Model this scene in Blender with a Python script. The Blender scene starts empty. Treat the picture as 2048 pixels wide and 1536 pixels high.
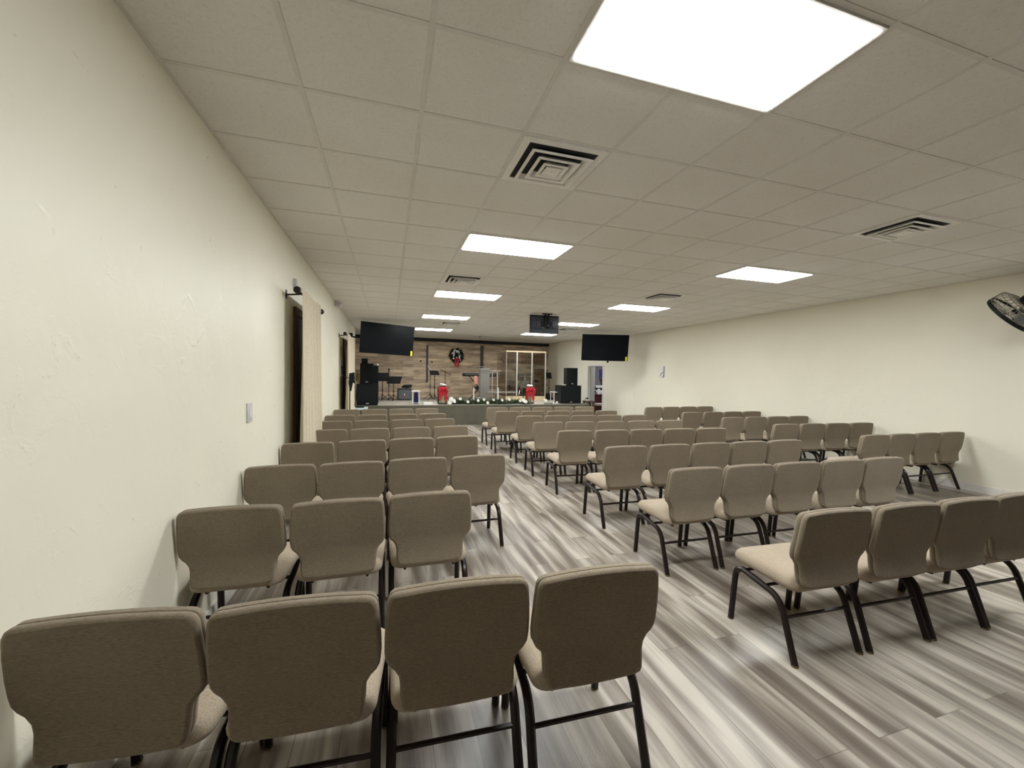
import bpy, math, random
import numpy as np
from mathutils import Vector, Matrix
random.seed(7)
PI = math.pi
SC = bpy.context.scene
COL = SC.collection

# ------------------------------------------------------------------ camera
F, YAW, PITCH, ROLL, PX, PY = 823.914, .3031, -.0270, .0146, 10.892, 5.840
HC, ZC = 1.585, 3.065
def _axes():
    f = np.array([math.sin(YAW)*math.cos(PITCH), math.cos(YAW)*math.cos(PITCH), math.sin(PITCH)])
    r = np.array([math.cos(YAW), -math.sin(YAW), 0.0]); u = np.cross(r, f)
    return math.cos(ROLL)*r+math.sin(ROLL)*u, -math.sin(ROLL)*r+math.cos(ROLL)*u, f
AX_R, AX_U, AX_F = _axes()
EYE = np.array([0, 0, HC])
def ray(u, v): return AX_R*((u-1024-PX)/F) - AX_U*((v-768-PY)/F) + AX_F
def at(u, v, Y): d = ray(u, v); return Vector(EYE+d*(Y/d[1]))
def onz(u, v, z): d = ray(u, v); return Vector(EYE+d*((z-HC)/d[2]))
def onx(u, v, x): d = ray(u, v); return Vector(EYE+d*(x/d[0]))
cam = bpy.data.cameras.new('camera'); co = bpy.data.objects.new('camera', cam); COL.objects.link(co)
cam.sensor_width = 36; cam.lens = F/2048*36; cam.shift_x = -PX/2048; cam.shift_y = PY/2048
cam.clip_start = .02; cam.clip_end = 100
M = Matrix.Identity(4)
for i in range(3):
    M[i][0], M[i][1], M[i][2], M[i][3] = AX_R[i], AX_U[i], -AX_F[i], EYE[i]
co.matrix_world = M
SC.camera = co

# ------------------------------------------------------------------ materials
def node(nt, t, **kw):
    n = nt.nodes.new(t)
    for k, v in kw.items():
        if k in n.inputs: n.inputs[k].default_value = v
        else: setattr(n, k, v)
    return n
def ramp(nt, fac, stops):
    r = nt.nodes.new('ShaderNodeValToRGB'); e = r.color_ramp.elements
    while len(e) < len(stops): e.new(.5)
    for s, (p, c) in zip(e, stops): s.position = p; s.color = (*c, 1) if len(c) == 3 else c
    nt.links.new(fac, r.inputs['Fac']); return r.outputs['Color']
def new_mat(name):
    m = bpy.data.materials.new(name); m.use_nodes = True
    return m, m.node_tree, m.node_tree.nodes['Principled BSDF']
def mat(name, c, rough=.5, metal=0, var=.12, scale=20, bump=0, bscale=60, spec=.5, alpha=1, emit=0, trans=0, stretch=None):
    m, nt, b = new_mat(name)
    tc = nt.nodes.new('ShaderNodeTexCoord'); vec = tc.outputs['Object']
    if stretch:
        mp = node(nt, 'ShaderNodeMapping'); mp.inputs['Scale'].default_value = stretch
        nt.links.new(vec, mp.inputs['Vector']); vec = mp.outputs['Vector']
    n = node(nt, 'ShaderNodeTexNoise', Scale=scale, Detail=3.0); nt.links.new(vec, n.inputs['Vector'])
    lo = tuple(max(0, x*(1-var)) for x in c); hi = tuple(min(1, x*(1+var)) for x in c)
    nt.links.new(ramp(nt, n.outputs['Fac'], [(.3, lo), (.7, hi)]), b.inputs['Base Color'])
    b.inputs['Roughness'].default_value = rough; b.inputs['Metallic'].default_value = metal
    b.inputs['Specular IOR Level'].default_value = spec; b.inputs['Alpha'].default_value = alpha
    b.inputs['Transmission Weight'].default_value = trans
    if emit:
        b.inputs['Emission Color'].default_value = (*c, 1); b.inputs['Emission Strength'].default_value = emit
    if bump:
        n2 = node(nt, 'ShaderNodeTexNoise', Scale=bscale, Detail=4.0); nt.links.new(vec, n2.inputs['Vector'])
        bp = node(nt, 'ShaderNodeBump', Strength=bump, Distance=.01)
        nt.links.new(n2.outputs['Fac'], bp.inputs['Height']); nt.links.new(bp.outputs['Normal'], b.inputs['Normal'])
    return m
def wall_mat(name, c, rough):
    m, nt, b = new_mat(name)
    tc = nt.nodes.new('ShaderNodeTexCoord'); vec = tc.outputs['Object']
    n = node(nt, 'ShaderNodeTexNoise', Scale=1.3, Detail=4.0); nt.links.new(vec, n.inputs['Vector'])
    nt.links.new(ramp(nt, n.outputs['Fac'], [(.3, tuple(x*.965 for x in c)), (.7, c)]), b.inputs['Base Color'])
    b.inputs['Roughness'].default_value = rough; b.inputs['Specular IOR Level'].default_value = .45
    # trowelled plaster: broad undulation, worn raised smears, fine orange peel
    a = node(nt, 'ShaderNodeTexNoise', Scale=3.2, Detail=3.0); nt.links.new(vec, a.inputs['Vector'])
    s = node(nt, 'ShaderNodeTexNoise', Scale=7.0, Detail=6.0, Roughness=.62, Distortion=1.2); nt.links.new(vec, s.inputs['Vector'])
    sr = ramp(nt, s.outputs['Fac'], [(.58, (0, 0, 0)), (.70, (1, 1, 1))])
    p = node(nt, 'ShaderNodeTexNoise', Scale=90.0, Detail=2.0); nt.links.new(vec, p.inputs['Vector'])
    b1 = node(nt, 'ShaderNodeBump', Strength=.10, Distance=.10); nt.links.new(a.outputs['Fac'], b1.inputs['Height'])
    b2 = node(nt, 'ShaderNodeBump', Strength=.22, Distance=.006); nt.links.new(sr, b2.inputs['Height']); nt.links.new(b1.outputs['Normal'], b2.inputs['Normal'])
    b3 = node(nt, 'ShaderNodeBump', Strength=.10, Distance=.003); nt.links.new(p.outputs['Fac'], b3.inputs['Height']); nt.links.new(b2.outputs['Normal'], b3.inputs['Normal'])
    nt.links.new(b3.outputs['Normal'], b.inputs['Normal'])
    rg = node(nt, 'ShaderNodeMath', operation='MULTIPLY_ADD'); nt.links.new(sr, rg.inputs[0]); rg.inputs[1].default_value = -.16; rg.inputs[2].default_value = rough
    nt.links.new(rg.outputs[0], b.inputs['Roughness'])
    return m
def floor_mat():
    m, nt, b = new_mat('grey_plank_floor')
    L = nt.links.new
    tc = nt.nodes.new('ShaderNodeTexCoord'); sp = nt.nodes.new('ShaderNodeSeparateXYZ'); L(tc.outputs['Object'], sp.inputs[0])
    cb = nt.nodes.new('ShaderNodeCombineXYZ'); L(sp.outputs['Y'], cb.inputs['X']); L(sp.outputs['X'], cb.inputs['Y'])
    br = node(nt, 'ShaderNodeTexBrick', Scale=1.0); br.offset = .37; br.offset_frequency = 2; br.squash = 1
    for k, v in (('Color1', (0, 0, 0, 1)), ('Color2', (1, 1, 1, 1)), ('Mortar', (.5, .5, .5, 1)), ('Mortar Size', .0016), ('Mortar Smooth', .2), ('Bias', 0), ('Brick Width', 1.22), ('Row Height', .19)):
        br.inputs[k].default_value = v
    L(cb.outputs[0], br.inputs['Vector'])
    def streak(sx, sy, k, detail, rough=.55):
        ma = node(nt, 'ShaderNodeMath', operation='MULTIPLY'); L(br.outputs['Color'], ma.inputs[0]); ma.inputs[1].default_value = k
        x = node(nt, 'ShaderNodeMath', operation='MULTIPLY'); L(sp.outputs['X'], x.inputs[0]); x.inputs[1].default_value = sx
        y = node(nt, 'ShaderNodeMath', operation='MULTIPLY'); L(sp.outputs['Y'], y.inputs[0]); y.inputs[1].default_value = sy
        c = nt.nodes.new('ShaderNodeCombineXYZ'); L(x.outputs[0], c.inputs[0]); L(y.outputs[0], c.inputs[1]); L(ma.outputs[0], c.inputs[2])
        n = node(nt, 'ShaderNodeTexNoise', Scale=1.0, Detail=detail, Roughness=rough, Distortion=.25); L(c.outputs[0], n.inputs['Vector'])
        return n.outputs['Fac']
    s1 = streak(11, 1.0, .9, 2.0, .5); s2 = streak(70, 3.0, 3, 3)
    mx = node(nt, 'ShaderNodeMath', operation='MULTIPLY_ADD'); L(s2, mx.inputs[0]); mx.inputs[1].default_value = .16; L(s1, mx.inputs[2])
    mx2 = node(nt, 'ShaderNodeMath', operation='MULTIPLY_ADD'); L(br.outputs['Color'], mx2.inputs[0]); mx2.inputs[1].default_value = .07; L(mx.outputs[0], mx2.inputs[2])
    col = ramp(nt, mx2.outputs[0], [(.40, FLOOR_C[0]), (.52, FLOOR_C[1]), (.63, FLOOR_C[2]), (.78, FLOOR_C[3])])
    dk = node(nt, 'ShaderNodeMixRGB', blend_type='MULTIPLY'); L(br.outputs['Fac'], dk.inputs['Fac']); L(col, dk.inputs['Color1']); dk.inputs['Color2'].default_value = (.45, .43, .4, 1)
    L(dk.outputs[0], b.inputs['Base Color'])
    b.inputs['Roughness'].default_value = .36; b.inputs['Specular IOR Level'].default_value = .45
    bp = node(nt, 'ShaderNodeBump', Strength=.12, Distance=.004); L(s2, bp.inputs['Height']); L(bp.outputs[0], b.inputs['Normal'])
    return m
FLOOR_C = [(.122, .095, .075), (.180, .150, .122), (.290, .255, .215), (.48, .435, .375)]
def wood_wall_mat():
    m, nt, b = new_mat('mixed_wood_planks')
    L = nt.links.new
    tc = nt.nodes.new('ShaderNodeTexCoord'); sp = nt.nodes.new('ShaderNodeSeparateXYZ'); L(tc.outputs['Object'], sp.inputs[0])
    cb = nt.nodes.new('ShaderNodeCombineXYZ'); L(sp.outputs['X'], cb.inputs['X']); L(sp.outputs['Z'], cb.inputs['Y'])
    br = node(nt, 'ShaderNodeTexBrick', Scale=1.0); br.offset = .43; br.offset_frequency = 2
    for k, v in (('Color1', (0, 0, 0, 1)), ('Color2', (1, 1, 1, 1)), ('Mortar', (.1, .1, .1, 1)), ('Mortar Size', .003), ('Bias', 0), ('Brick Width', .95), ('Row Height', .125)):
        br.inputs[k].default_value = v
    L(cb.outputs[0], br.inputs['Vector'])
    mp = node(nt, 'ShaderNodeMapping'); mp.inputs['Scale'].default_value = (2.2, 1, 12); L(tc.outputs['Object'], mp.inputs['Vector'])
    n = node(nt, 'ShaderNodeTexNoise', Scale=1.0, Detail=4.0); L(mp.outputs[0], n.inputs['Vector'])
    mx = node(nt, 'ShaderNodeMath', operation='MULTIPLY_ADD'); L(br.outputs['Color'], mx.inputs[0]); mx.inputs[1].default_value = .34
    sc = node(nt, 'ShaderNodeMath', operation='MULTIPLY'); L(n.outputs['Fac'], sc.inputs[0]); sc.inputs[1].default_value = .85; L(sc.outputs[0], mx.inputs[2])
    col = ramp(nt, mx.outputs[0], [(.25, (.22, .155, .11)), (.48, (.42, .315, .215)), (.65, (.58, .45, .315)), (.85, (.80, .64, .45))])
    L(col, b.inputs['Base Color']); b.inputs['Roughness'].default_value = .6
    return m
def fabric_mat(name, c, horizontal=True):
    m, nt, b = new_mat(name)
    L = nt.links.new
    tc = nt.nodes.new('ShaderNodeTexCoord')
    mp = node(nt, 'ShaderNodeMapping'); mp.inputs['Scale'].default_value = (70, 200, 330) if horizontal else (220, 220, 220); L(tc.outputs['Object'], mp.inputs['Vector'])
    n = node(nt, 'ShaderNodeTexNoise', Scale=1.0, Detail=2.0, Roughness=.6); L(mp.outputs[0], n.inputs['Vector'])
    n2 = node(nt, 'ShaderNodeTexNoise', Scale=5.0, Detail=2.0); L(tc.outputs['Object'], n2.inputs['Vector'])
    ad = node(nt, 'ShaderNodeMath', operation='MULTIPLY_ADD'); L(n2.outputs['Fac'], ad.inputs[0]); ad.inputs[1].default_value = .25; L(n.outputs['Fac'], ad.inputs[2])
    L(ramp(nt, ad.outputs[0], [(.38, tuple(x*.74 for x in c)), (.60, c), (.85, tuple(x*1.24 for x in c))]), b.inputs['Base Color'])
    b.inputs['Roughness'].default_value = .92; b.inputs['Specular IOR Level'].default_value = .15
    b.inputs['Sheen Weight'].default_value = .15; b.inputs['Sheen Roughness'].default_value = .5
    bp = node(nt, 'ShaderNodeBump', Strength=.3, Distance=.002); L(n.outputs['Fac'], bp.inputs['Height']); L(bp.outputs[0], b.inputs['Normal'])
    return m
def tile_mat():
    m, nt, b = new_mat('fissured_ceiling_tile')
    L = nt.links.new
    tc = nt.nodes.new('ShaderNodeTexCoord')
    n = node(nt, 'ShaderNodeTexNoise', Scale=70.0, Detail=5.0, Roughness=.65); L(tc.outputs['Object'], n.inputs['Vector'])
    n2 = node(nt, 'ShaderNodeTexNoise', Scale=.8, Detail=2.0); L(tc.outputs['Object'], n2.inputs['Vector'])
    mx = node(nt, 'ShaderNodeMixRGB', blend_type='MULTIPLY'); mx.inputs['Fac'].default_value = 1
    L(ramp(nt, n.outputs['Fac'], [(.3, (.72, .71, .68)), (.45, (.80, .79, .76)), (.8, (.84, .83, .80))]), mx.inputs['Color1'])
    L(ramp(nt, n2.outputs['Fac'], [(.35, (.95, .94, .92)), (.65, (1, 1, 1))]), mx.inputs['Color2'])
    L(mx.outputs[0], b.inputs['Base Color']); b.inputs['Roughness'].default_value = .95; b.inputs['Specular IOR Level'].default_value = .1
    bp = node(nt, 'ShaderNodeBump', Strength=.5, Distance=.004); L(n.outputs['Fac'], bp.inputs['Height']); L(bp.outputs[0], b.inputs['Normal'])
    return m
def glass_mat(name, c, fac):
    m = bpy.data.materials.new(name); m.use_nodes = True; nt = m.node_tree; nt.nodes.clear()
    o = nt.nodes.new('ShaderNodeOutputMaterial'); t = nt.nodes.new('ShaderNodeBsdfTransparent')
    t.inputs[0].default_value = (*c, 1); g = nt.nodes.new('ShaderNodeBsdfGlossy'); g.inputs['Roughness'].default_value = .04
    n = node(nt, 'ShaderNodeTexNoise', Scale=4.0)
    ad = node(nt, 'ShaderNodeMath', operation='MULTIPLY_ADD'); nt.links.new(n.outputs['Fac'], ad.inputs[0]); ad.inputs[1].default_value = fac; ad.inputs[2].default_value = fac*.5
    mx = nt.nodes.new('ShaderNodeMixShader'); nt.links.new(ad.outputs[0], mx.inputs[0])
    nt.links.new(t.outputs[0], mx.inputs[1]); nt.links.new(g.outputs[0], mx.inputs[2]); nt.links.new(mx.outputs[0], o.inputs[0])
    return m
def emit_mat(name, c, s):
    m = bpy.data.materials.new(name); m.use_nodes = True; nt = m.node_tree; nt.nodes.clear()
    o = nt.nodes.new('ShaderNodeOutputMaterial'); e = nt.nodes.new('ShaderNodeEmission')
    n = node(nt, 'ShaderNodeTexNoise', Scale=2.0)
    nt.links.new(ramp(nt, n.outputs['Fac'], [(.3, tuple(x*.98 for x in c)), (.7, c)]), e.inputs['Color'])
    e.inputs['Strength'].default_value = s; nt.links.new(e.outputs[0], o.inputs[0]); return m

LIGHT_E = 36.5
WALL_C = (.86, .828, .70)
mWall = wall_mat('cream_plaster', WALL_C, .42)
mWallDim = wall_mat('cream_plaster_matte', WALL_C, .7)
mTile = tile_mat(); mBar = mat('ceiling_grid_bar', (.69, .68, .64), .5, var=.04)
mFloor = floor_mat(); mWood = wood_wall_mat()
mTrim = mat('white_trim_paint', (.78, .76, .72), .4, var=.04)
mWeaveShaded = fabric_mat('taupe_weave_shaded', (.225, .184, .131)); mWeaveLit = fabric_mat('taupe_weave_lit', (.37, .305, .23), False)  # one taupe fabric: shade painted into the backs, top light into the seats
mFrame = mat('dark_brown_enamel', (.014, .008, .007), .33, var=.2, spec=.35)
mBrass = mat('brass_glide', (.20, .15, .08), .4, .8)
mLamp = emit_mat('light_diffuser', (.975, 1.0, .99), LIGHT_E)
mVent = mat('vent_enamel', (.86, .85, .81), .45, var=.04); mDark = mat('dark_void', (.02, .02, .022), .8)
mBlack = mat('black_plastic', (.010, .011, .012), .5, var=.25, spec=.18); mScreen = mat('tv_screen', (.004, .005, .007), .3, var=.3, scale=2, spec=.12)
mGrille = mat('speaker_grille', (.009, .012, .013), .7, var=.4, scale=120, bump=.4, bscale=200, spec=.15)
mCarpet = mat('stage_carpet', (.34, .315, .265), .95, var=.15, scale=60, bump=.4, bscale=150)
mOlive = mat('stage_front_panel', (.100, .092, .066), .75, var=.10, scale=4)
mCurtain = mat('cream_curtain', (.62, .55, .42), .9, var=.06, scale=40, bump=.2, bscale=200)
mSlate = mat('slate_paint', (.06, .052, .048), .6, var=.15)
mUmber = mat('umber_paint', (.075, .048, .030), .6, var=.2)
mBrownWood = mat('brown_wood', (.10, .05, .03), .5, var=.35, scale=6, stretch=(8, 8, .8))
mDesk = mat('mahogany', (.055, .015, .012), .4, var=.3, scale=5, stretch=(1, 8, 8))
mMaple = mat('pale_plywood', (.62, .50, .32), .5, var=.12, scale=5, stretch=(1, 8, 8))
mAlu = mat('aluminium', (.75, .75, .73), .3, .7, var=.05)
mChrome = mat('chrome', (.8, .8, .8), .15, 1.0, var=.05)
mAcryl = glass_mat('clear_acrylic', (.93, .94, .93), .10); mPlexi = glass_mat('plexiglass', (.82, .80, .77), .08)
mEdge = mat('acrylic_edge', (.55, .55, .52), .3, var=.05, alpha=.7)
mRed = mat('red_velvet', (.42, .010, .018), .7, var=.3, scale=30); mSnow = mat('white_fleece', (.85, .85, .84), .9, var=.05, bump=.5, bscale=80)
mCandle = mat('ivory_wax', (.72, .58, .34), .5, var=.08); mWhite = mat('white_paint', (.82, .82, .80), .4, var=.04)
mLantern = mat('black_lantern_metal', (.018, .012, .010), .4, .5)
mGreen = mat('garland_needles', (.045, .075, .030), .8, var=.5, scale=30); mWreath = mat('wreath_needles', (.035, .048, .030), .8, var=.5, scale=30)
mFlower = mat('white_petals', (.86, .85, .80), .7, var=.05); mSilver = mat('silver_bauble', (.78, .80, .80), .4, .2)
mGreyBox = mat('grey_lectern', (.185, .173, .155), .6, var=.04, scale=3); mAmp = mat('grey_amp_cloth', (.085, .095, .10), .8, var=.25, scale=80)
mNavy = mat('navy_cloth', (.006, .008, .075), .8, var=.3); mPink = mat('pink_satin', (.75, .30, .26), .5, var=.15)
mPurple = mat('purple_ink', (.10, .07, .26), .6); mPaper = mat('paper_white', (.80, .79, .78), .6, var=.03); mInk = mat('dark_ink', (.12, .11, .10), .6)
mYellow = mat('yellow_label', (.85, .72, .02), .5, var=.08); mGold = mat('dried_gold_leaves', (.36, .24, .09), .7, var=.4, scale=20)
mDrum = mat('dark_red_shell', (.045, .006, .008), .25, var=.3); mHead = mat('drum_head', (.045, .047, .052), .5, var=.2)
mCymbal = mat('bronze_cymbal', (.30, .22, .10), .3, .9); mGreyPl = mat('switch_plate_plastic', (.60, .58, .60), .4, var=.03)
mFanCage = mat('fan_wire', (.30, .28, .23), .4, .6); mLav = mat('lavender_grey_paint', (.36, .35, .40), .8, var=.04)
mTeal = mat('pale_blue_plastic', (.60, .72, .74), .4, var=.05); mBlueGrey = mat('monitor_back_plastic', (.030, .036, .052), .38, var=.25, scale=4)
mBeigeCloth = mat('beige_cushion', (.55, .48, .42), .8); mDoor = mat('white_door_paint', (.72, .69, .62), .45, var=.04)

# ------------------------------------------------------------------ mesh builder
class MB:
    def __init__(s): s.v = []; s.f = []; s.m = []; s.mi = 0
    def face(s, idx): s.f.append(tuple(idx)); s.m.append(s.mi)
    def grid(s, pts, closed_u=False):          # pts[row][col]
        b = len(s.v); R = len(pts); C = len(pts[0])
        for r in pts: s.v += [tuple(p) for p in r]
        for i in range(R-1):
            for j in range(C if closed_u else C-1):
                k = (j+1) % C
                s.face((b+i*C+j, b+i*C+k, b+(i+1)*C+k, b+(i+1)*C+j))
        return b
    def hexa(s, p):                            # 4 bottom ccw, 4 top ccw
        b = len(s.v); s.v += [tuple(q) for q in p]
        for q in ((3, 2, 1, 0), (4, 5, 6, 7), (0, 1, 5, 4), (1, 2, 6, 5), (2, 3, 7, 6), (3, 0, 4, 7)): s.face([b+i for i in q])
    def box(s, x0, x1, y0, y1, z0, z1, bev=0):
        x0, x1 = min(x0, x1), max(x0, x1); y0, y1 = min(y0, y1), max(y0, y1); z0, z1 = min(z0, z1), max(z0, z1)
        if not bev:
            s.hexa([(x0, y0, z0), (x1, y0, z0), (x1, y1, z0), (x0, y1, z0), (x0, y0, z1), (x1, y0, z1), (x1, y1, z1), (x0, y1, z1)]); return
        e = bev; rows = []
        for z, d in ((z0, e), (z0+e*.3, e*.3), (z0+e, 0), (z1-e, 0), (z1-e*.3, e*.3), (z1, e)):
            a0, a1, b0, b1 = x0+d, x1-d, y0+d, y1-d; q = e*.8
            rows.append([(a0+q, b0, z), (a1-q, b0, z), (a1, b0+q, z), (a1, b1-q, z), (a1-q, b1, z), (a0+q, b1, z), (a0, b1-q, z), (a0, b0+q, z)])
        b = s.grid(rows, True); s.face([b+i for i in range(7, -1, -1)]); s.face([b+40+i for i in range(8)])
    def tube(s, path, r, n=8, cap=True, radii=None):
        P = [Vector(p) for p in path]; rings = []; up = None
        for i, p in enumerate(P):
            t = (P[min(i+1, len(P)-1)]-P[max(i-1, 0)]).normalized()
            if up is None: up = Vector((0, 0, 1)) if abs(t.z) < .9 else Vector((1, 0, 0))
            a = t.cross(up).normalized(); c = a.cross(t).normalized(); up = c
            rr = radii[i] if radii else r
            rings.append([p+(a*math.cos(2*PI*k/n+PI/n)+c*math.sin(2*PI*k/n+PI/n))*rr for k in range(n)])
        b = s.grid(rings, True)
        if cap: s.face([b+k for k in range(n)][::-1]); s.face([b+(len(P)-1)*n+k for k in range(n)])
    def lathe(s, prof, c=(0, 0, 0), n=16, axis=None):   # prof (r,h)
        c = Vector(c); q = Vector((0, 0, 1)).rotation_difference(Vector(axis).normalized()) if axis else None
        rows = []
        for r, h in prof:
            row = []
            for k in range(n):
                p = Vector((r*math.cos(2*PI*k/n), r*math.sin(2*PI*k/n), h))
                if q: p = q @ p
                row.append(c+p)
            rows.append(row)
        b = s.grid(rows, True)
        if prof[0][0] > 1e-5: s.face([b+k for k in range(n)][::-1])
        if prof[-1][0] > 1e-5: s.face([b+(len(prof)-1)*n+k for k in range(n)])
    def ball(s, c, r, n=8, sq=(1, 1, 1)):
        c = Vector(c); m = max(4, n//2+1)
        s.grid([[c+Vector((r*math.sin(PI*i/m)*math.cos(2*PI*k/n)*sq[0], r*math.sin(PI*i/m)*math.sin(2*PI*k/n)*sq[1], -r*math.cos(PI*i/m)*sq[2])) for k in range(n)] for i in range(m+1)], True)
    def prism(s, poly, z0, z1):                # poly of (x,y) ccw
        b = len(s.v); n = len(poly)
        s.v += [(x, y, z0) for x, y in poly]+[(x, y, z1) for x, y in poly]
        s.face([b+i for i in range(n-1, -1, -1)]); s.face([b+n+i for i in range(n)])
        for i in range(n): j = (i+1) % n; s.face((b+i, b+j, b+n+j, b+n+i))
    def quad(s, a, b_, c, d): b = len(s.v); s.v += [tuple(a), tuple(b_), tuple(c), tuple(d)]; s.face((b, b+1, b+2, b+3))
    def leafy(s, c, r, n, size, rnd, sq=(1, 1, 1)):
        for _ in range(n):
            d = Vector((rnd.gauss(0, 1), rnd.gauss(0, 1), rnd.gauss(0, 1))).normalized()
            p = Vector(c)+Vector((d.x*sq[0], d.y*sq[1], d.z*sq[2]))*r*rnd.uniform(.35, 1)
            t = d.cross(Vector((rnd.gauss(0, 1), rnd.gauss(0, 1), rnd.gauss(0, 1)))).normalized(); L = size*rnd.uniform(.6, 1.3)
            w = d.cross(t).normalized()*L*.22
            tip = p+(d*.6+t*.7)*L
            s.quad(p-w*.5, p+w*.5, tip+w*.1, tip-w*.1)
    def build(s, name, mats, parent=None, smooth=40):
        me = bpy.data.meshes.new(name); me.from_pydata(s.v, [], s.f); me.validate()
        for m in (mats if isinstance(mats, (list, tuple)) else [mats]): me.materials.append(m)
        if len(s.m) == len(me.polygons): me.polygons.foreach_set('material_index', s.m)
        if smooth:
            me.shade_smooth(); me.set_sharp_from_angle(angle=math.radians(smooth))
        me.update()
        o = bpy.data.objects.new(name, me); COL.objects.link(o)
        if parent: o.parent = parent
        return o
def tag(o, label, cat, group=None):
    o['label'] = label; o['category'] = cat
    if group: o['group'] = group
    return o
def thing(name, label, cat, loc=(0, 0, 0), rz=0, group=None):
    o = bpy.data.objects.new(name, None); COL.objects.link(o); o.location = loc; o.rotation_euler = (0, 0, rz); o.empty_display_size = .1
    return tag(o, label, cat, group)
def struct(name, mb, m, parent=None, smooth=0):
    o = mb.build(name, m, parent, smooth)
    if not parent: o['kind'] = 'structure'
    return o
def copy_tree(o, parent=None):
    c = o.copy(); COL.objects.link(c); c.parent = parent
    for ch in list(o.children): copy_tree(ch, c)
    return c
def one(name, mb, m, label, cat, loc=(0, 0, 0), group=None, smooth=40):
    o = mb.build(name, m, None, smooth); o.location = loc; return tag(o, label, cat, group)

# ------------------------------------------------------------------ room shell
XL, XR, Y0 = -1.06, 8.12, -1.3
TX, TY, T = -1.0525, 1.8164, .6096              # ceiling grid origin and module
A = Vector((8.12, 12.46)); B = Vector((6.954, 16.46)); C0 = Vector((6.99, 17.62))
def back_y(x): return 16.72+.1*(x+2.4)
HS = .63; YS = 13.0
f = MB(); f.box(-2.9, 12.2, Y0-.2, 19.0, -.12, 0); struct('floor', f, mFloor)
c = MB(); c.box(-2.9, 12.2, Y0-.2, 19.0, ZC, ZC+.1); c.mi = 1
for i in range(0, 16):
    x = TX+i*T; c.box(x-.0125, x+.0125, Y0, 17.6, ZC-.004, ZC+.004)
for j in range(-5, 26):
    y = TY+j*T; c.box(XL, XR, y-.0125, y+.0125, ZC-.0032, ZC+.003)
struct('ceiling', c, [mTile, mBar])
w = MB(); w.box(XL-.15, XL, Y0, 14.6, 0, ZC); struct('wall_left', w, mWall)
w = MB(); w.box(XR, XR+.15, Y0, 12.46, 0, ZC); struct('wall_right', w, mWallDim)
w = MB(); w.box(XL-.15, XR+.15, Y0-.15, Y0, 0, ZC); struct('wall_rear_unseen', w, mUmber)  # unseen wall, pulled close and darkened to keep bounce off the chair backs
w = MB(); w.hexa([(-2.4, back_y(-2.4), 0), (C0.x+.2, back_y(C0.x+.2), 0), (C0.x+.2, back_y(C0.x)+.2, 0), (-2.4, back_y(-2.4)+.2, 0),
                  (-2.4, back_y(-2.4), ZC), (C0.x+.2, back_y(C0.x+.2), ZC), (C0.x+.2, back_y(C0.x)+.2, ZC), (-2.4, back_y(-2.4)+.2, ZC)])
struct('wall_stage', w, mWood)
w = MB(); w.box(-2.55, -2.4, 14.4, 17.0, 0, ZC); struct('wall_recess_left', w, mWood)
w = MB(); w.hexa([(B.x, B.y, 0), (B.x+.12, B.y+.03, 0), (C0.x+.12, C0.y+.2, 0), (C0.x, C0.y+.2, 0), (B.x, B.y, ZC), (B.x+.12, B.y+.03, ZC), (C0.x+.12, C0.y+.2, ZC), (C0.x, C0.y+.2, ZC)])
struct('wall_recess_right', w, mWallDim)
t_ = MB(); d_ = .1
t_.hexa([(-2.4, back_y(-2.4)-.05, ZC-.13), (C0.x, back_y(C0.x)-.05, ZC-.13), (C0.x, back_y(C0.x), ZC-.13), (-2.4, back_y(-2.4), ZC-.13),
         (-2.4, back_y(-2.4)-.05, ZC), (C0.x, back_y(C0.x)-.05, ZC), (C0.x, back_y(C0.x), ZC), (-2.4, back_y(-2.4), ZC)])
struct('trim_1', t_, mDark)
# slanted wall with the doorway, in (s along A->B, depth n) coordinates
AB = (B-A); LAB = AB.length; ds = AB/LAB; dn = Vector((-ds.y, ds.x))
if dn.x < 0: dn = -dn                             # n points away from the hall
def slant(s_, n, z): return (A.x+ds.x*s_+dn.x*n, A.y+ds.y*s_+dn.y*n, z)
def hit_slant(u, v):
    d = ray(u, v); den = d[0]*ds.y-d[1]*ds.x
    t = (A.x*ds.y-A.y*ds.x)/den; p = EYE+d*t
    return (Vector((p[0], p[1]))-A).dot(ds), p[2]
sd0, zd = hit_slant(1206, 732); sd1, _ = hit_slant(1177, 731)
ZD = min(zd, 2.3)
def sbox(mb, s0, s1, n0, n1, z0, z1):
    mb.hexa([slant(s0, n0, z0), slant(s0, n1, z0), slant(s1, n1, z0), slant(s1, n0, z0), slant(s0, n0, z1), slant(s0, n1, z1), slant(s1, n1, z1), slant(s1, n0, z1)])
w = MB(); sbox(w, 0, sd0, 0, .12, 0, ZC); sbox(w, sd1, LAB, 0, .12, 0, ZC); sbox(w, sd0, sd1, 0, .12, ZD, ZC)
struct('wall_slanted', w, mWallDim)
w = MB()
for s0, s1 in ((sd0-.07, sd0), (sd1, sd1+.07)): sbox(w, s0, s1, -.02, 0, 0, ZD+.07)
sbox(w, sd0, sd1, -.02, 0, ZD, ZD+.07)
struct('trim_2', w, mTrim)
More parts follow.
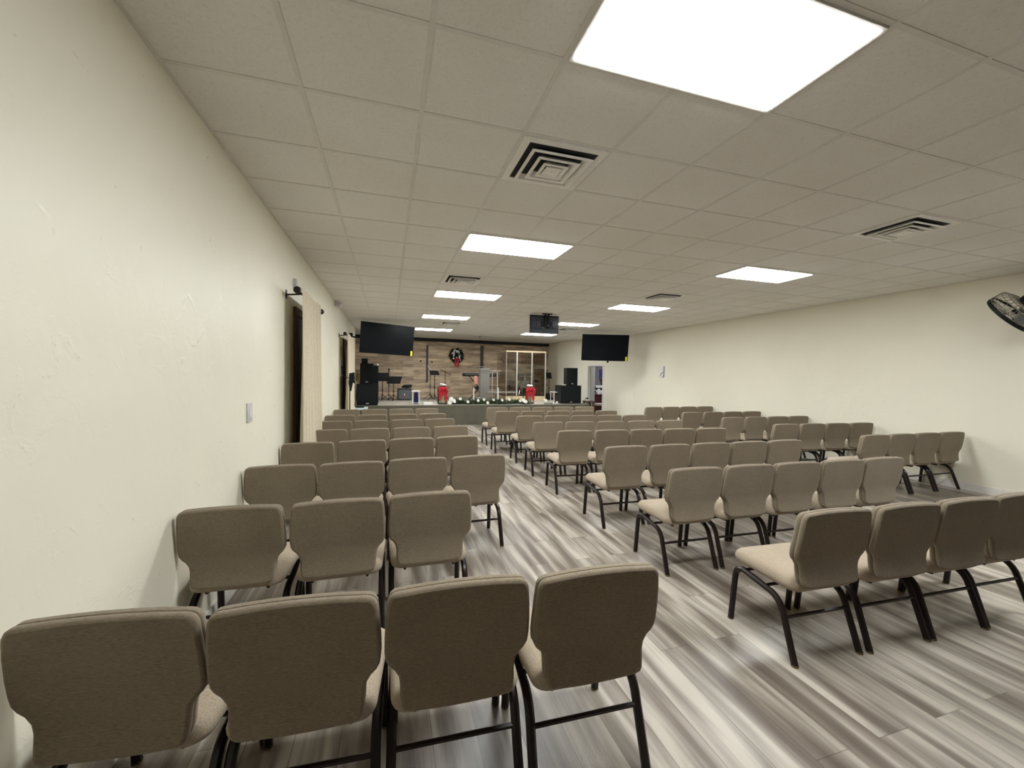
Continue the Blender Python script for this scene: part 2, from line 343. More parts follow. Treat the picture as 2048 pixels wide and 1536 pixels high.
# white door leaf hinged on the far jamb, swung towards the other room
def proj_u(p):
    q = np.array(p)-EYE; return 1024+PX+F*float(q @ AX_R)/float(q @ AX_F)
LW = (sd1-sd0)*.98
def free_edge_u(a): return proj_u(slant(sd1-.01-LW*math.cos(a), .06+LW*math.sin(a), 1.2))
th = min((math.radians(k) for k in range(20, 130)), key=lambda a: abs(free_edge_u(a)-1189.5))
def leaf(d, n, z):                                # d along leaf from hinge
    return slant(sd1-.01-d*math.cos(th)-n*math.sin(th), .06+d*math.sin(th)-n*math.cos(th), z)
dl = MB()
def lbox(mb, d0, d1, n0, n1, z0, z1):
    mb.hexa([leaf(d0, n0, z0), leaf(d1, n0, z0), leaf(d1, n1, z0), leaf(d0, n1, z0), leaf(d0, n0, z1), leaf(d1, n0, z1), leaf(d1, n1, z1), leaf(d0, n1, z1)])
lbox(dl, 0, LW, -.04, 0, .01, ZD-.01); dobj = struct('door_1', dl, mDoor)
for nm, z in (('door_knob', .98), ('deadbolt', 1.13)):
    k = MB(); p = leaf(LW-.07, 0, z); q = leaf(LW-.07, .06, z); k.tube([p, q], .012); k.ball(q, .03 if nm == 'door_knob' else .022); struct(nm, k, mLantern, dobj, 40)
# room behind the doorway
w = MB(); w.box(7.2, 12.0, 18.6, 18.75, 0, ZC); struct('wall_back_room', w, mLav)
w = MB(); w.box(11.9, 12.05, 12.3, 18.6, 0, ZC); struct('wall_back_room_side', w, mLav)
w = MB(); w.box(8.27, 12.0, 12.3, 12.45, 0, ZC); struct('wall_back_room_near', w, mLav)
# baseboards
w = MB(); w.box(XR-.015, XR, Y0, 12.46, 0, .11); w.box(XR-.02, XR, Y0, 12.46, 0, .02); struct('baseboard_right', w, mTrim)
w = MB(); w.box(XL, XL+.015, Y0, 5.15, 0, .11); w.box(XL, XL+.015, 6.75, 9.2, 0, .11); w.box(XL, XL+.015, 11.0, 13.0, 0, .11); struct('baseboard_left', w, mTrim)

# ------------------------------------------------------------------ ceiling lights and vents
def ceil_pt(i, j): return (TX+i*T, TY+j*T)
def light_proto(name):
    t = thing(name, 'x', 'ceiling light')
    fr = MB(); W, D = 2*T-.028, T-.028
    for a in ((-W/2, W/2, -D/2, -D/2+.022), (-W/2, W/2, D/2-.022, D/2), (-W/2, -W/2+.022, -D/2+.022, D/2-.022), (W/2-.022, W/2, -D/2+.022, D/2-.022)):
        fr.box(*a, -.014, -.001)
    fr.build('frame', mTrim, t, 0)
    df = MB(); df.box(-W/2+.022, W/2-.022, -D/2+.022, D/2-.022, -.019, -.002); df.build('diffuser', mLamp, t, 0)
    return t
l0 = light_proto('ceiling_light'); first = True
ordn = ['nearest the camera', 'second from the camera', 'third from the camera', 'fourth from the camera', 'farthest, above the stage front']
for side, ic in (('left', 3), ('right', 9)):
    for k, j in enumerate((-1, 4, 9, 14, 19)):
        o = l0 if first else copy_tree(l0); first = False
        x, y = ceil_pt(ic+1, j+.5); o.location = (x, y, ZC)
        o['label'] = 'lit white ceiling panel light, %s column, %s' % (side, ordn[k]); o['group'] = 'ceiling panel lights'
def vent_proto():
    t = thing('ceiling_vent', 'x', 'ceiling vent'); h = T/2-.014
    b = MB(); b.box(-h+.04, h-.04, -h+.04, h-.04, -.004, -.001); b.build('duct_shade', mDark, t, 0)  # flat black sheet painted as the shade between the louvers
    fr = MB()
    for a in ((-h, h, -h, -h+.05), (-h, h, h-.05, h), (-h, -h+.05, -h+.05, h-.05), (h-.05, h, -h+.05, h-.05)): fr.box(*a, -.012, -.001)
    fr.build('frame', mVent, t, 0)
    for r0, r1, z0, z1 in ((.235, .185, -.008, -.040), (.165, .120, -.010, -.046), (.100, .062, -.012, -.050)):
        lv = MB(); a = [(-r0, -r0, z0), (r0, -r0, z0), (r0, r0, z0), (-r0, r0, z0)]; b2 = [(-r1-.045, -r1-.045, z1)]
        o_ = [(sx*(r1+.012), sy*(r1+.012), z1) for sx, sy in ((-1, -1), (1, -1), (1, 1), (-1, 1))]
        i_ = [(sx*(r1+.006), sy*(r1+.006), z1+.003) for sx, sy in ((-1, -1), (1, -1), (1, 1), (-1, 1))]
        p_ = [(sx*(r1-.010), sy*(r1-.010), z0) for sx, sy in ((-1, -1), (1, -1), (1, 1), (-1, 1))]
        o2 = [(sx*(r1+.030), sy*(r1+.030), z1) for sx, sy in ((-1, -1), (1, -1), (1, 1), (-1, 1))]
        lv.grid([p_, i_, o2, [(x, y, z+.006) for x, y, z in o2], [(x*.985, y*.985, z+.004) for x, y, z in p_]], True)
        lv.build('louver', mVent, t, 0)
    c_ = MB(); c_.box(-.058, .058, -.058, .058, -.050, -.044); c_.ball((0, 0, -.051), .006); c_.build('center_plate', mVent, t, 0)
    return t
v0 = vent_proto(); first = True
vl = {('left', 1): 'large square ceiling air vent close to the camera beside the big light',
      ('left', 7): 'square ceiling air vent, left column, behind the second light', ('left', 16): 'square ceiling air vent just beyond the fourth light of the left column',
      ('left', 22): 'small square ceiling air vent near the stage, left of the hanging monitor', ('right', 1): 'square ceiling air vent nearest the right wall and camera',
      ('right', 7): 'square ceiling air vent, right column, second from camera', ('right', 16): 'square ceiling air vent just beyond the light beside the hanging monitor'}
for (side, j), lab in vl.items():
    o = v0 if first else copy_tree(v0); first = False
    i = 3 if side == 'left' else 9
    if j == 16: i += 1
    if j == 22: i = 7
    x, y = ceil_pt(i+.5, j+.5); o.location = (x, y, ZC); o['label'] = lab; o['group'] = 'ceiling air vents'

# ------------------------------------------------------------------ chairs
def chair_back():
    half = [(.165, .430), (.188, .437), (.198, .452), (.202, .480), (.203, .520), (.207, .548), (.221, .572), (.239, .590), (.250, .612), (.2535, .645),
            (.2525, .70), (.249, .77), (.2455, .81), (.243, .832), (.235, .848), (.222, .857), (.205, .860)]
    n = len(half); nor = []
    for i in range(n):
        a = half[max(i-1, 0)]; b = half[min(i+1, n-1)]; t = Vector((b[0]-a[0], b[1]-a[1])).normalized(); nv = Vector((t.y, -t.x))
        nor.append(nv)
    nor[0] = Vector((.3, -1)).normalized(); nor[-1] = Vector((.3, 1)).normalized()
    def yr(z):
        pts = [(.43, .018), (.50, .034), (.58, .036), (.68, .024), (.78, .009), (.87, 0)]
        for (z0, y0), (z1, y1) in zip(pts, pts[1:]):
            if z <= z1: k = (z-z0)/(z1-z0); return y0+(y1-y0)*k
        return 0
    cols = [-1, -.6, -.2, .2, .6, 1]
    def sect(d, y):
        R = []
        for i in range(n):
            hw = half[i][0]-nor[i].x*d; z = half[i][1]-nor[i].y*d
            row = []
            for c_ in cols:
                zz = z+(.004*(1-c_*c_) if i >= n-1 else 0)-(.006*(1-c_*c_) if i == 0 else 0)
                row.append((hw*c_, y+yr(z)-.010*(c_*c_)*max(0, min(1, (z-.5)/.2)), zz))
            R.append(row)
        return R
    mb = MB()
    secs = [(.012, 0.0), (.004, .003), (.001, .009), (0, .016), (.001, .025), (.0065, .029), (.001, .033), (0, .045), (.002, .054), (.008, .060), (.03, .064)]
    allr = [sect(d, y) for d, y in secs]
    def loop(R): return [R[i][-1] for i in range(n)]+[R[-1][k] for k in range(len(cols)-2, 0, -1)]+[R[i][0] for i in range(n-1, -1, -1)]+[R[0][k] for k in range(1, len(cols)-1)]
    mb.grid([loop(R) for R in allr], True)
    mb.grid([r for r in allr[0]]); mb.grid([r[::-1] for r in allr[-1]])
    return mb
def rounded(hw0, hw1, y0, y1, rad, m=5):
    pts = []
    for cx, cy, a0 in ((hw1-rad, y1-rad, 0), (-hw1+rad, y1-rad, 90), (-hw0+rad, y0+rad, 180), (hw0-rad, y0+rad, 270)):
        for k in range(m+1):
            a = math.radians(a0+90*k/m); pts.append((cx+rad*math.cos(a), cy+rad*math.sin(a)))
    return pts
def chair_seat():
    mb = MB(); rows = []
    def tilt(y): return (y-.27)*.05
    for d, z in ((.045, .398), (.018, .400), (.005, .408), (.002, .416), (0, .420), (-.001, .432), (.004, .452), (.018, .468), (.045, .478), (.09, .485), (.14, .488)):
        rows.append([(x, y, z+tilt(y)) for x, y in rounded(.235-d, .252-d, .062+d*.6, .50-d, max(.012, .06-d*.3))])
    b = mb.grid(rows, True); n = len(rows[0]); mb.face([b+i for i in range(n-1, -1, -1)]); mb.face([b+(len(rows)-1)*n+i for i in range(n)])
    return mb
def arc3(p0, p1, p2, m=5):                      # quadratic bend
    P0, P1, P2 = Vector(p0), Vector(p1), Vector(p2)
    return [P0*(1-t)**2+P1*2*t*(1-t)+P2*t*t for t in [k/m for k in range(m+1)]]
def make_chair():
    t = thing('stacking_chair', 'x', 'chair')
    chair_seat().build('seat', mWeaveLit, t, 50); chair_back().build('backrest', mWeaveShaded, t, 50)
    for s in (-1, 1):
        x = s*.231
        pr = [(x+s*.004, .035, 0.006)]+arc3((x, .118, .245), (x, .140, .318), (x, .205, .336))
        pf = [(x+s*.004, .505, 0.006)]+arc3((x, .480, .300), (x, .474, .362), (x, .415, .366))
        for path, g in ((pr, (x+s*.004, .034, 0)), (pf, (x+s*.004, .5055, 0))):
            m = MB(); m.tube(path, .0188, 8); lg = m.build('leg', mFrame, t)
            m = MB(); m.lathe([(.014, 0), (.0192, .002), (.0192, .010), (.018, .013)], g, 10); m.build('glide', mBrass, lg)
        m = MB(); m.tube([(x, .200, .335), (x, .31, .352), (x, .42, .366)], .0182, 8); m.build('side_rail', mFrame, t)
    m = MB(); m.tube([(-.231, .112, .232), (.231, .112, .232)], .0105, 6); m.build('stretcher', mFrame, t)
    m = MB(); m.tube([(-.231, .44, .350), (.231, .44, .350)], .0105, 6); m.build('front_bar', mFrame, t)
    m = MB(); m.tube([(-.15, .08, .415), (-.15, .10, .375), (-.15, .25, .372)], .009, 6); m.tube([(.15, .08, .415), (.15, .10, .375), (.15, .25, .372)], .009, 6); m.tube([(-.231, .25, .350), (.231, .25, .350)], .010, 6)
    m.build('seat_bracket', mFrame, t)
    return t
CH = {'L1': [(-.796, 8.828, .06), (-.271, 8.86, .06), (.254, 8.893, .06), (.779, 8.926, .06)], 'L2': [(-.793, 7.642, .06), (-.268, 7.674, .06), (.257, 7.706, .06), (.782, 7.739, .06)], 'L3': [(-.775, 6.708, .06), (-.245, 6.741, .06), (.28, 6.773, .06), (.809, 6.805, .06)], 'L4': [(-.748, 5.7, .06), (-.232, 5.733, .06), (.305, 5.765, .06), (.841, 5.797, .06)], 'L5': [(-.79, 4.677, .06), (-.266, 4.725, .06), (.258, 4.773, .06), (.782, 4.821, .06)], 'L6': [(-.795, 3.565, .0358), (-.278, 3.56, .0358), (.249, 3.608, .0358), (.781, 3.612, .0358)], 'L7': [(-.797, 2.512, -.045), (-.266, 2.498, .0), (.252, 2.523, -.013)], 'L8': [(-.787, 1.474, -.115), (-.274, 1.413, -.062), (.243, 1.388, -.045), (.758, 1.342, -.035)],
      'C1': [(2.351, 8.995, .0051), (2.899, 8.998, .0051), (3.446, 9.001, .0051), (3.984, 9.004, .0051), (4.534, 9.007, .0051)], 'C2': [(2.311, 8.028, -.06), (2.85, 7.996, -.06), (3.406, 7.962, -.06), (3.949, 7.93, -.06), (4.503, 7.897, -.06)], 'C3': [(2.446, 7.03, -.06), (2.973, 6.998, -.06), (3.502, 6.966, -.06), (4.029, 6.935, -.06), (4.556, 6.903, -.06)], 'C4': [(2.411, 6.034, -.06), (2.953, 6.002, -.06), (3.498, 5.969, -.06), (4.046, 5.936, -.06), (4.591, 5.903, -.06)], 'C5': [(2.394, 5.016, -.0686), (2.931, 4.979, -.0686), (3.457, 4.943, -.0686), (3.989, 4.907, -.0686), (4.515, 4.871, -.0686)], 'C6': [(2.392, 3.756, -.0177), (2.932, 3.746, -.0177), (3.474, 3.737, -.0177), (4.007, 3.727, -.0177), (4.539, 3.718, -.0177)], 'C7': [(2.376, 2.705, -.028), (2.91, 2.69, -.028), (3.426, 2.673, -.028), (3.957, 2.658, -.028), (4.473, 2.647, -.028)], 'C8': [(2.385, 1.623, -.0463), (2.922, 1.589, -.0463), (3.435, 1.563, -.0463), (3.948, 1.553, -.0463)],
      'R1': [(6.255, 8.671, .0312), (6.785, 8.689, .0312), (7.315, 8.706, .0312), (7.845, 8.723, .0312)], 'R2': [(6.205, 7.26, -.0094), (6.754, 7.254, -.0094), (7.284, 7.25, -.0094), (7.815, 7.245, -.0094)], 'R3': [(6.223, 6.182, -.0115), (6.772, 6.176, -.0115), (7.311, 6.17, -.0115), (7.843, 6.164, -.0115)], 'R4': [(6.206, 5.077, -.06), (6.741, 5.045, -.06), (7.27, 5.013, -.06), (7.801, 4.981, -.06)], 'R5': [(6.249, 3.809, -.0169), (6.762, 3.801, -.0169), (7.283, 3.792, -.0169), (7.803, 3.783, -.0169)]}
chair0 = make_chair(); first = True
BN = {'L': 'left', 'C': 'middle', 'R': 'right'}; NR = {'L': 8, 'C': 8, 'R': 5}
OR = ['first', 'second', 'third', 'fourth', 'fifth', 'sixth', 'seventh', 'eighth']
for key, lst in CH.items():
    b, r = key[0], int(key[1:])
    row = 'frontmost row by the stage' if r == 1 else 'row nearest the camera' if r == NR[b] else OR[r-1]+' row from the stage'
    for k, (x, y, a) in enumerate(lst):
        o = chair0 if first else copy_tree(chair0); first = False
        o.location = (x, y, 0); o.rotation_euler = (0, 0, a)
        if b == 'L': pos = 'against the left wall' if k == 0 else 'at the aisle end' if k == len(lst)-1 else OR[k]+' from left wall'
        elif b == 'C': pos = 'at the left aisle end' if k == 0 else ('at the right end' if k == len(lst)-1 and r < 8 else 'last in view at right' if k == len(lst)-1 else OR[k]+' from left end')
        else: pos = 'against the right wall' if k == 3 else ['at the left end', 'second from left end', 'second from right wall'][k]
        o['label'] = 'taupe padded chair, %s block, %s, %s' % (BN[b], row, pos)
        o['group'] = 'taupe padded chairs in the %s block' % BN[b]

# ------------------------------------------------------------------ left wall fittings
def curtain_sheet(y0, y1, xr, z1, z0, folds, amp0, amp1, ex0=.0, ex1=.0):
    mb = MB(); N = folds*8; K = 16; rows = []
    for k in range(K+1):
        t = k/K; z = z1+(z0-z1)*t; amp = amp0+(amp1-amp0)*min(1, t*1.6); row = []
        for i in range(N+1):
            s_ = i/N; y = (y0-ex0*t)+((y1+ex1*t)-(y0-ex0*t))*s_
            ph = 2*PI*folds*s_+.5*math.sin(3*s_*PI+t)
            row.append((xr+amp*math.sin(ph)*(.75+.25*math.sin(7*s_+1))+.008*math.sin(9*s_+4*t), y+.012*math.cos(ph*1.0), z))
        rows.append(row)
    mb.grid(rows); return mb
def rod(y0, y1, xr, z, label):
    t = thing('curtain_rod', label, 'curtain rod', (xr, y0, z), 0, 'curtain rods on the left wall'); L = y1-y0
    m = MB(); m.tube([(0, 0, 0), (0, L, 0)], .013, 8); m.build('pole', mLantern, t)
    for y, s in ((0, -1), (L, 1)):
        m = MB(); m.lathe([(.014, 0), (.02, .012), (.014, .02), (.03, .032), (.04, .055), (.034, .085), (.0, .098)], (0, y, 0), 12, (0, s, 0)); m.build('finial', mLantern, t)
        yy = y-s*.10; m = MB(); m.tube([(0, yy, -.016), (XL-xr+.008, yy, -.03)], .009, 6); m.box(XL-xr, XL-xr+.008, yy-.02, yy+.02, -.07, .02); m.build('bracket', mLantern, t)
xr = XL+.14
pa, pb = onx(597, 585, xr), onx(641, 620, xr); zr = (pa.z+pb.z)/2; Y1a, Y1b = pa.y, pb.y
rod(Y1a, Y1b, xr, zr, 'dark curtain rod with ball finials, nearer one on the left wall')
m = curtain_sheet(Y1a+.0, Y1b-.24, xr+.034, zr+.03, .03, 7, .018, .036, .05, .20)
one('curtain', m, mCurtain, 'cream pleated curtain hanging from the nearer rod', 'curtain', group='cream curtains on the left wall', smooth=60)
Y1w = onx(586.5, 730, XL).y
wd = MB(); wd.box(XL, XL+.03, Y1w, Y1w+.09, 0, zr-.10); wd.box(XL, XL+.03, Y1b-.2, Y1b-.11, 0, zr-.10); wd.box(XL, XL+.03, Y1w+.09, Y1b-.2, zr-.19, zr-.10); win = struct('window_1', wd, mBrownWood)
wd = MB(); wd.box(XL, XL+.008, Y1w+.09, Y1b-.2, .05, zr-.19); struct('window_pane', wd, mUmber, win)
pa, pb = onx(690.5, 668, xr), onx(704, 680, xr); zr2 = (pa.z+pb.z)/2; Y2a, Y2b = pa.y, pb.y
rod(Y2a, Y2b, xr, zr2, 'dark curtain rod with ball finials, farther one near the stage')
m = curtain_sheet(Y2a+.10, Y2b-.05, xr+.038, zr2+.03, .03, 6, .022, .055, -.02, .1)
one('curtain', m, mCurtain, 'cream pleated curtain near the stage, over the brown door', 'curtain', group='cream curtains on the left wall', smooth=60)
Y2w = onx(685.5, 740, XL).y
wd = MB(); wd.box(XL, XL+.03, Y2w, Y2w+.09, 0, 2.42); wd.box(XL, XL+.03, Y2w+1.0, Y2w+1.09, 0, 2.42); wd.box(XL, XL+.03, Y2w+.09, Y2w+1.0, 2.33, 2.42); wd.box(XL, XL+.012, Y2w+.09, Y2w+1.0, 0, 2.33); dr = struct('door_2', wd, mBrownWood)
p = onx(685, 773, XL); yh = Y2w+.16; m = MB(); m.tube([(XL+.01, yh, p.z), (XL+.09, yh, p.z)], .014); m.tube([(XL+.09, yh, p.z), (XL+.09, yh+.13, p.z)], .012); m.box(XL+.012, XL+.02, yh-.03, yh+.03, p.z-.09, p.z+.09); struct('door_handle', m, mChrome, dr, 40)
def plate(name, u, v, X, w_, h_, d_, label, cat, m, extra=None):
    p = onx(u, v, X); s = 1 if X < 0 else -1
    t = thing(name, label, cat, (X, p.y, p.z)); b = MB(); b.box(-s*.002, s*d_, -w_/2, w_/2, -h_/2, h_/2, .004 if d_ > .009 else 0); b.build('plate', m, t)
    if extra: extra(t, s, w_, h_, d_)
    return t
def sw(t, s, w_, h_, d_):
    b = MB(); b.box(s*d_, s*(d_+.004), -.017, .017, -.033, .033); b.build('rocker', mTrim, t, 0)
    b = MB(); b.ball((s*d_, 0, .048), .0035, 6); b.ball((s*d_, 0, -.048), .0035, 6); b.build('screw', mGreyPl, t)
plate('light_switch', 497, 825, XL, .115, .155, .012, 'grey white switch plate low on the left wall near the camera', 'light switch', mGreyPl, sw)
def sens(t, s, w_, h_, d_):
    b = MB(); b.box(s*d_, s*(d_+.012), -w_*.3, w_*.3, -h_*.1, h_*.36, .004); b.build('lens', mWhite, t)
plate('wall_sensor', 587.5, 567, XL, .085, .10, .035, 'small white sensor box above the nearer curtain rod', 'sensor', mGreyPl, sens)
p = onx(676, 608, XL+.06); t = thing('wall_spotlight', 'small off-white spotlight high on the left wall by the ceiling', 'spotlight', (XL, p.y, p.z))
m = MB(); m.box(0, .04, -.06, .06, -.05, .07, .006); m.build('base', mGreyPl, t)
m = MB(); m.lathe([(.03, 0), (.055, .03), (.06, .11), (.052, .115), (.0, .10)], (.04, 0, 0), 12, (.8, -.4, -.35)); m.build('lamp_head', mGreyPl, t)
def art(t, s, w_, h_, d_):
    b = MB(); e = s*(d_+.001)
    b.quad((e, -w_*.1, h_*.05), (e, w_*.25, h_*.12), (e, w_*.42, -h_*.38), (e, w_*.05, -h_*.30))
    b.quad((e, -w_*.35, h_*.02), (e, w_*.1, h_*.10), (e, w_*.05, -h_*.02), (e, -w_*.25, -h_*.08)); b.build('print', mPurple, t, 0)
plate('poster', 682.5, 735, XL, .50, .46, .012, 'white poster with purple print beside the brown door', 'poster', mPaper, art)
def sticker(t, s, w_, h_, d_):
    b = MB(); e = s*(d_+.001)
    def st(pts, k=.012):
        for (y0, z0), (y1, z1) in zip(pts, pts[1:]):
            d = Vector((y1-y0, z1-z0)).normalized(); n = Vector((-d.y, d.x))*k
            b.quad((e, y0-n.x, z0-n.y), (e, y1-n.x, z1-n.y), (e, y1+n.x, z1+n.y), (e, y0+n.x, z0+n.y))
    st([(-.10, .17), (-.10, -.02), (-.09, -.16)], .022); st([(-.05, -.01), (.02, -.06), (.09, -.13)], .013); st([(-.09, -.165), (-.04, -.175), (.0, -.165)], .010)
    b.build('print', mInk, t, 0)
plate('wall_plaque', 1324.5, 743.5, XR, .29, .37, .012, 'small pale plaque with dark curved marks on the right wall', 'plaque', mPaper, sticker)

# ------------------------------------------------------------------ wall fan at the right edge
def fan():
    ctr = onx(2037, 622, 7.70); t = thing('wall_fan', 'black caged wall fan tilted down on the right wall', 'fan', ctr)
    view = Vector(ctr)-Vector(EYE); view.normalize(); r_, u_ = Vector(AX_R), Vector(AX_U)
    D_ = Vector(ray(2085, 665)).normalized()-Vector(ray(1982, 592)).normalized()
    ax = D_.cross(view).normalized()
    if ax.dot(u_) > 0: ax = -ax
    ax = (ax+view*.20).normalized()
    q = Vector((0, 0, 1)).rotation_difference(ax); R = .295
    def P(x, y, z): return q @ Vector((x, y, z))
    def ring(mb, r, z, rad, n=36): mb.tube([P(r*math.cos(2*PI*k/n), r*math.sin(2*PI*k/n), z) for k in range(n+1)], rad, 6, False)
    m = MB(); m.grid([[P(rr*math.cos(2*PI*k/36), rr*math.sin(2*PI*k/36), z) for k in range(36)] for rr, z in ((R, .05), (R+.005, .075), (R, .10), (R-.02, .10), (R-.02, .05), (R, .05))], True); m.build('rim', mBlack, t)
    m = MB()
    for r, z in ((R, .05), (R-.01, -.06), (R-.07, -.085), (R-.16, -.09), (.09, -.09)): ring(m, r, z, .004)
    for k in range(28):
        a = 2*PI*k/28; m.tube([P(.08*math.cos(a), .08*math.sin(a), -.09), P((R-.07)*math.cos(a), (R-.07)*math.sin(a), -.085), P((R-.01)*math.cos(a), (R-.01)*math.sin(a), -.05), P(R*math.cos(a), R*math.sin(a), .06)], .0032, 5)
    m.build('rear_cage', mFanCage, t)
    m = MB()
    for r in (.07, .14, .21, .26): ring(m, r, .105, .003)
    for k in range(24):
        a = 2*PI*k/24; m.tube([P(.05*math.cos(a), .05*math.sin(a), .108), P(.2*math.cos(a), .2*math.sin(a), .108), P((R-.012)*math.cos(a), (R-.012)*math.sin(a), .098)], .0025, 5)
    m.build('front_cage', mBlack, t)
    for k in range(3):
        m = MB(); a0 = 2*PI*k/3
        m.grid([[P(rr*math.cos(a0+da), rr*math.sin(a0+da), .03+zz) for da, zz in ((-.42*s1, -.03), (0, 0), (.42*s1, .035))] for rr, s1 in ((.05, .8), (.13, 1), (.22, 1), (.285, .8))]); m.build('blade', mAlu, t)
    m = MB(); m.lathe([(.03, -.26), (.10, -.24), (.125, -.17), (.12, -.11), (.07, -.08)], (0, 0, 0), 16, ax); m.build('motor', mBlack, t)
    m = MB(); m.tube([P(0, 0, -.22), Vector((XR-ctr.x-.03, -.05, .12))], .028, 8); m.box(XR-ctr.x-.02, XR-ctr.x, -.12, .06, -.02, .26); m.tube([P(.1, 0, -.19), P(-.1, 0, -.19)], .02, 8); m.build('wall_bracket', mBlack, t)
fan()

# ------------------------------------------------------------------ televisions and hanging monitor
def tv(loc, yaw, pitch, roll, label, arm_to, cam_=False):
    W, H = 1.45, .83
    t = thing('television', label, 'television', loc, 0, 'wall televisions by the stage')
    t.rotation_euler = (Matrix.Rotation(yaw, 3, 'Z') @ Matrix.Rotation(pitch, 3, 'X') @ Matrix.Rotation(roll, 3, 'Y')).to_euler()
    m = MB(); m.box(-W/2, W/2, .004, .04, -H/2, H/2, .006); m.box(-W/2+.2, W/2-.2, .04, .075, -H/2+.05, H/2-.2, .01); m.build('housing', mBlack, t)
    m = MB(); m.box(-W/2+.008, W/2-.008, .001, .006, -H/2+.02, H/2-.008); m.build('screen', mScreen, t, 0)
    m = MB(); m.box(W/2-.075, W/2-.022, -.001, .001, -H/2+.005, -H/2+.145); m.build('yellow_sticker', mYellow, t, 0)
    inv = (Matrix.Translation(loc) @ t.rotation_euler.to_matrix().to_4x4()).inverted(); q = inv @ Vector(arm_to)
    m = MB(); m.box(-.2, .2, .075, .095, -.2, .2); m.tube([(0, .09, 0), (q.x*.5+.12, (q.y+.09)*.5, q.z*.5), (q.x, q.y, q.z)], .022, 8); m.box(q.x-.06, q.x+.06, q.y-.05, q.y+.05, q.z-.1, q.z+.1); m.build('mount_arm', mBlack, t)
    if cam_:
        m = MB(); m.ball((.11, .01, -H/2-.03), .034, 10); m.box(.085, .135, -.01, .03, -H/2-.012, -H/2+.01); m.build('webcam', mBlack, t)
tv((-.026, 11.89, 2.536), .277, .039, .037, 'large black television hung above the left speaker stack', (-1.03, 12.3, 2.6))
tv((6.496, 11.588, 2.503), -.363, .208, .011, 'large black television beside the right wall above the doorway', (7.72, 13.78, 2.62), True)
def monitor():
    x0, x1 = 3.16, 3.895; Y = 9.2; zb, zt = 2.612, 3.03; W = x1-x0; H = zt-zb
    t = thing('hanging_monitor', 'black monitor hung from the ceiling with its back to us', 'monitor', ((x0+x1)/2, Y, (zb+zt)/2), 0)
    m = MB(); m.box(-W/2, W/2, 0, .03, -H/2, H/2, .005); m.build('housing', mBlueGrey, t)
    m = MB(); m.box(-W/2+.03, W/2-.03, -.03, 0, -H/2+.10, H/2-.03, .012); m.box(-W*.30, W*.34, -.045, -.03, -H/2+.14, H/2-.10, .008); m.build('rear_cover', mBlueGrey, t)
    m = MB(); m.box(-.02, .02, -.075, -.045, -.10, H/2+.03); m.box(.06, .10, -.075, -.045, -.10, H/2+.03); m.box(-.10, .18, -.062, -.045, -.06, .06); m.box(-.08, .16, -.10, -.02, H/2+.015, H/2+.030); m.build('ceiling_bracket', mBlack, t)
    m = MB(); m.box(.055, .062, -.08, -.07, -.06, -.02); m.box(-.06, .03, -.032, -.028, -H/2+.11, -H/2+.12); m.build('label_plate', mGreyPl, t, 0)
    m = MB(); m.box(-W/2+.01, W/2-.01, .03, .036, -H/2+.012, H/2-.01); m.build('screen', mScreen, t, 0)
monitor()

# ------------------------------------------------------------------ stage
st = thing('stage_platform', 'low stage platform with beige top and olive front', 'stage', (0, YS, 0))
XS = 6.72
m = MB(); m.prism([(XL+.01, .02), (XS, .02), (XS, 3.3), (C0.x-.25, back_y(6.7)-YS-.02), (-2.38, back_y(-2.4)-YS-.02), (-2.38, 1.65), (XL+.01, 1.65)], HS-.05, HS); m.build('carpet_top', mCarpet, st, 0)
m = MB(); m.box(XL+.01, XS, 0, .05, 0, HS-.001); m.box(XS-.05, XS, .05, 3.2, 0, HS-.05); m.build('front_panel', mOlive, st, 0)
def S(u, v): return onz(u, v, HS)
def span(u0, u1, vt, Y):
    a, b = at(u0, vt, Y), at(u1, vt, Y); return a.x, b.x, (a.z+b.z)/2
def cab(name, label, u0, u1, vt, Y, zb, depth, taper=0, group=None, badge=True, rz=0):
    x0, x1, zt = span(u0, u1, vt, Y); W = x1-x0; H = zt-zb
    t = thing(name, label, 'speaker', ((x0+x1)/2, Y, zb), rz, group)
    b = MB(); k = taper
    b.hexa([(-W/2+k, .02, 0), (W/2-k, .02, 0), (W/2-k*2-.02, depth, 0), (-W/2+k*2+.02, depth, 0), (-W/2, .02, H), (W/2, .02, H), (W/2-.02-k, depth, H), (-W/2+.02+k, depth, H)]); b.build('cabinet', mBlack, t, 0)
    b = MB(); b.box(-W/2+.02+k, W/2-.02-k, 0, .022, .03, H-.03, .006); b.build('grille', mGrille, t)
    if badge:
        b = MB(); b.box(-.04, .04, -.003, .001, .05, .07); b.build('badge', mGreyPl, t, 0)
    if W > .4:
        for s in (-1, 1):
            b = MB(); b.box(s*(W/2-.035), s*(W/2-.012), depth*.4, depth*.7, H*.6, H*.68); b.build('handle', mBlack, t, 0)
    return t, x0, x1, zt
_, a0, a1, z1 = cab('subwoofer', 'big black subwoofer at the left front corner of the stage', 712.5, 757, 768, 13.1, HS, .62, .02)
_, b0, b1, z2 = cab('loudspeaker', 'tall black loudspeaker on the left subwoofer', 720, 747, 727, 13.2, z1, .38)
cab('small_speaker', 'small black speaker on top of the left loudspeaker', 723, 735.5, 717, 13.25, z2, .22, badge=False)
_, c0, c1, z3 = cab('column_speaker', 'black speaker behind the left loudspeaker stack', 745.5, 757, 731, 14.0, HS, .35, badge=False)
m = MB(); m.ball((0, 0, .03), .03, 8); m.box(-.035, .035, -.03, .03, -.001, .015); q = at(755, 729, 14.1); one('white_trinket', m, mWhite, 'tiny white object on the speaker behind the left stack', 'ornament', (q.x, q.y+.12, z3+.001))
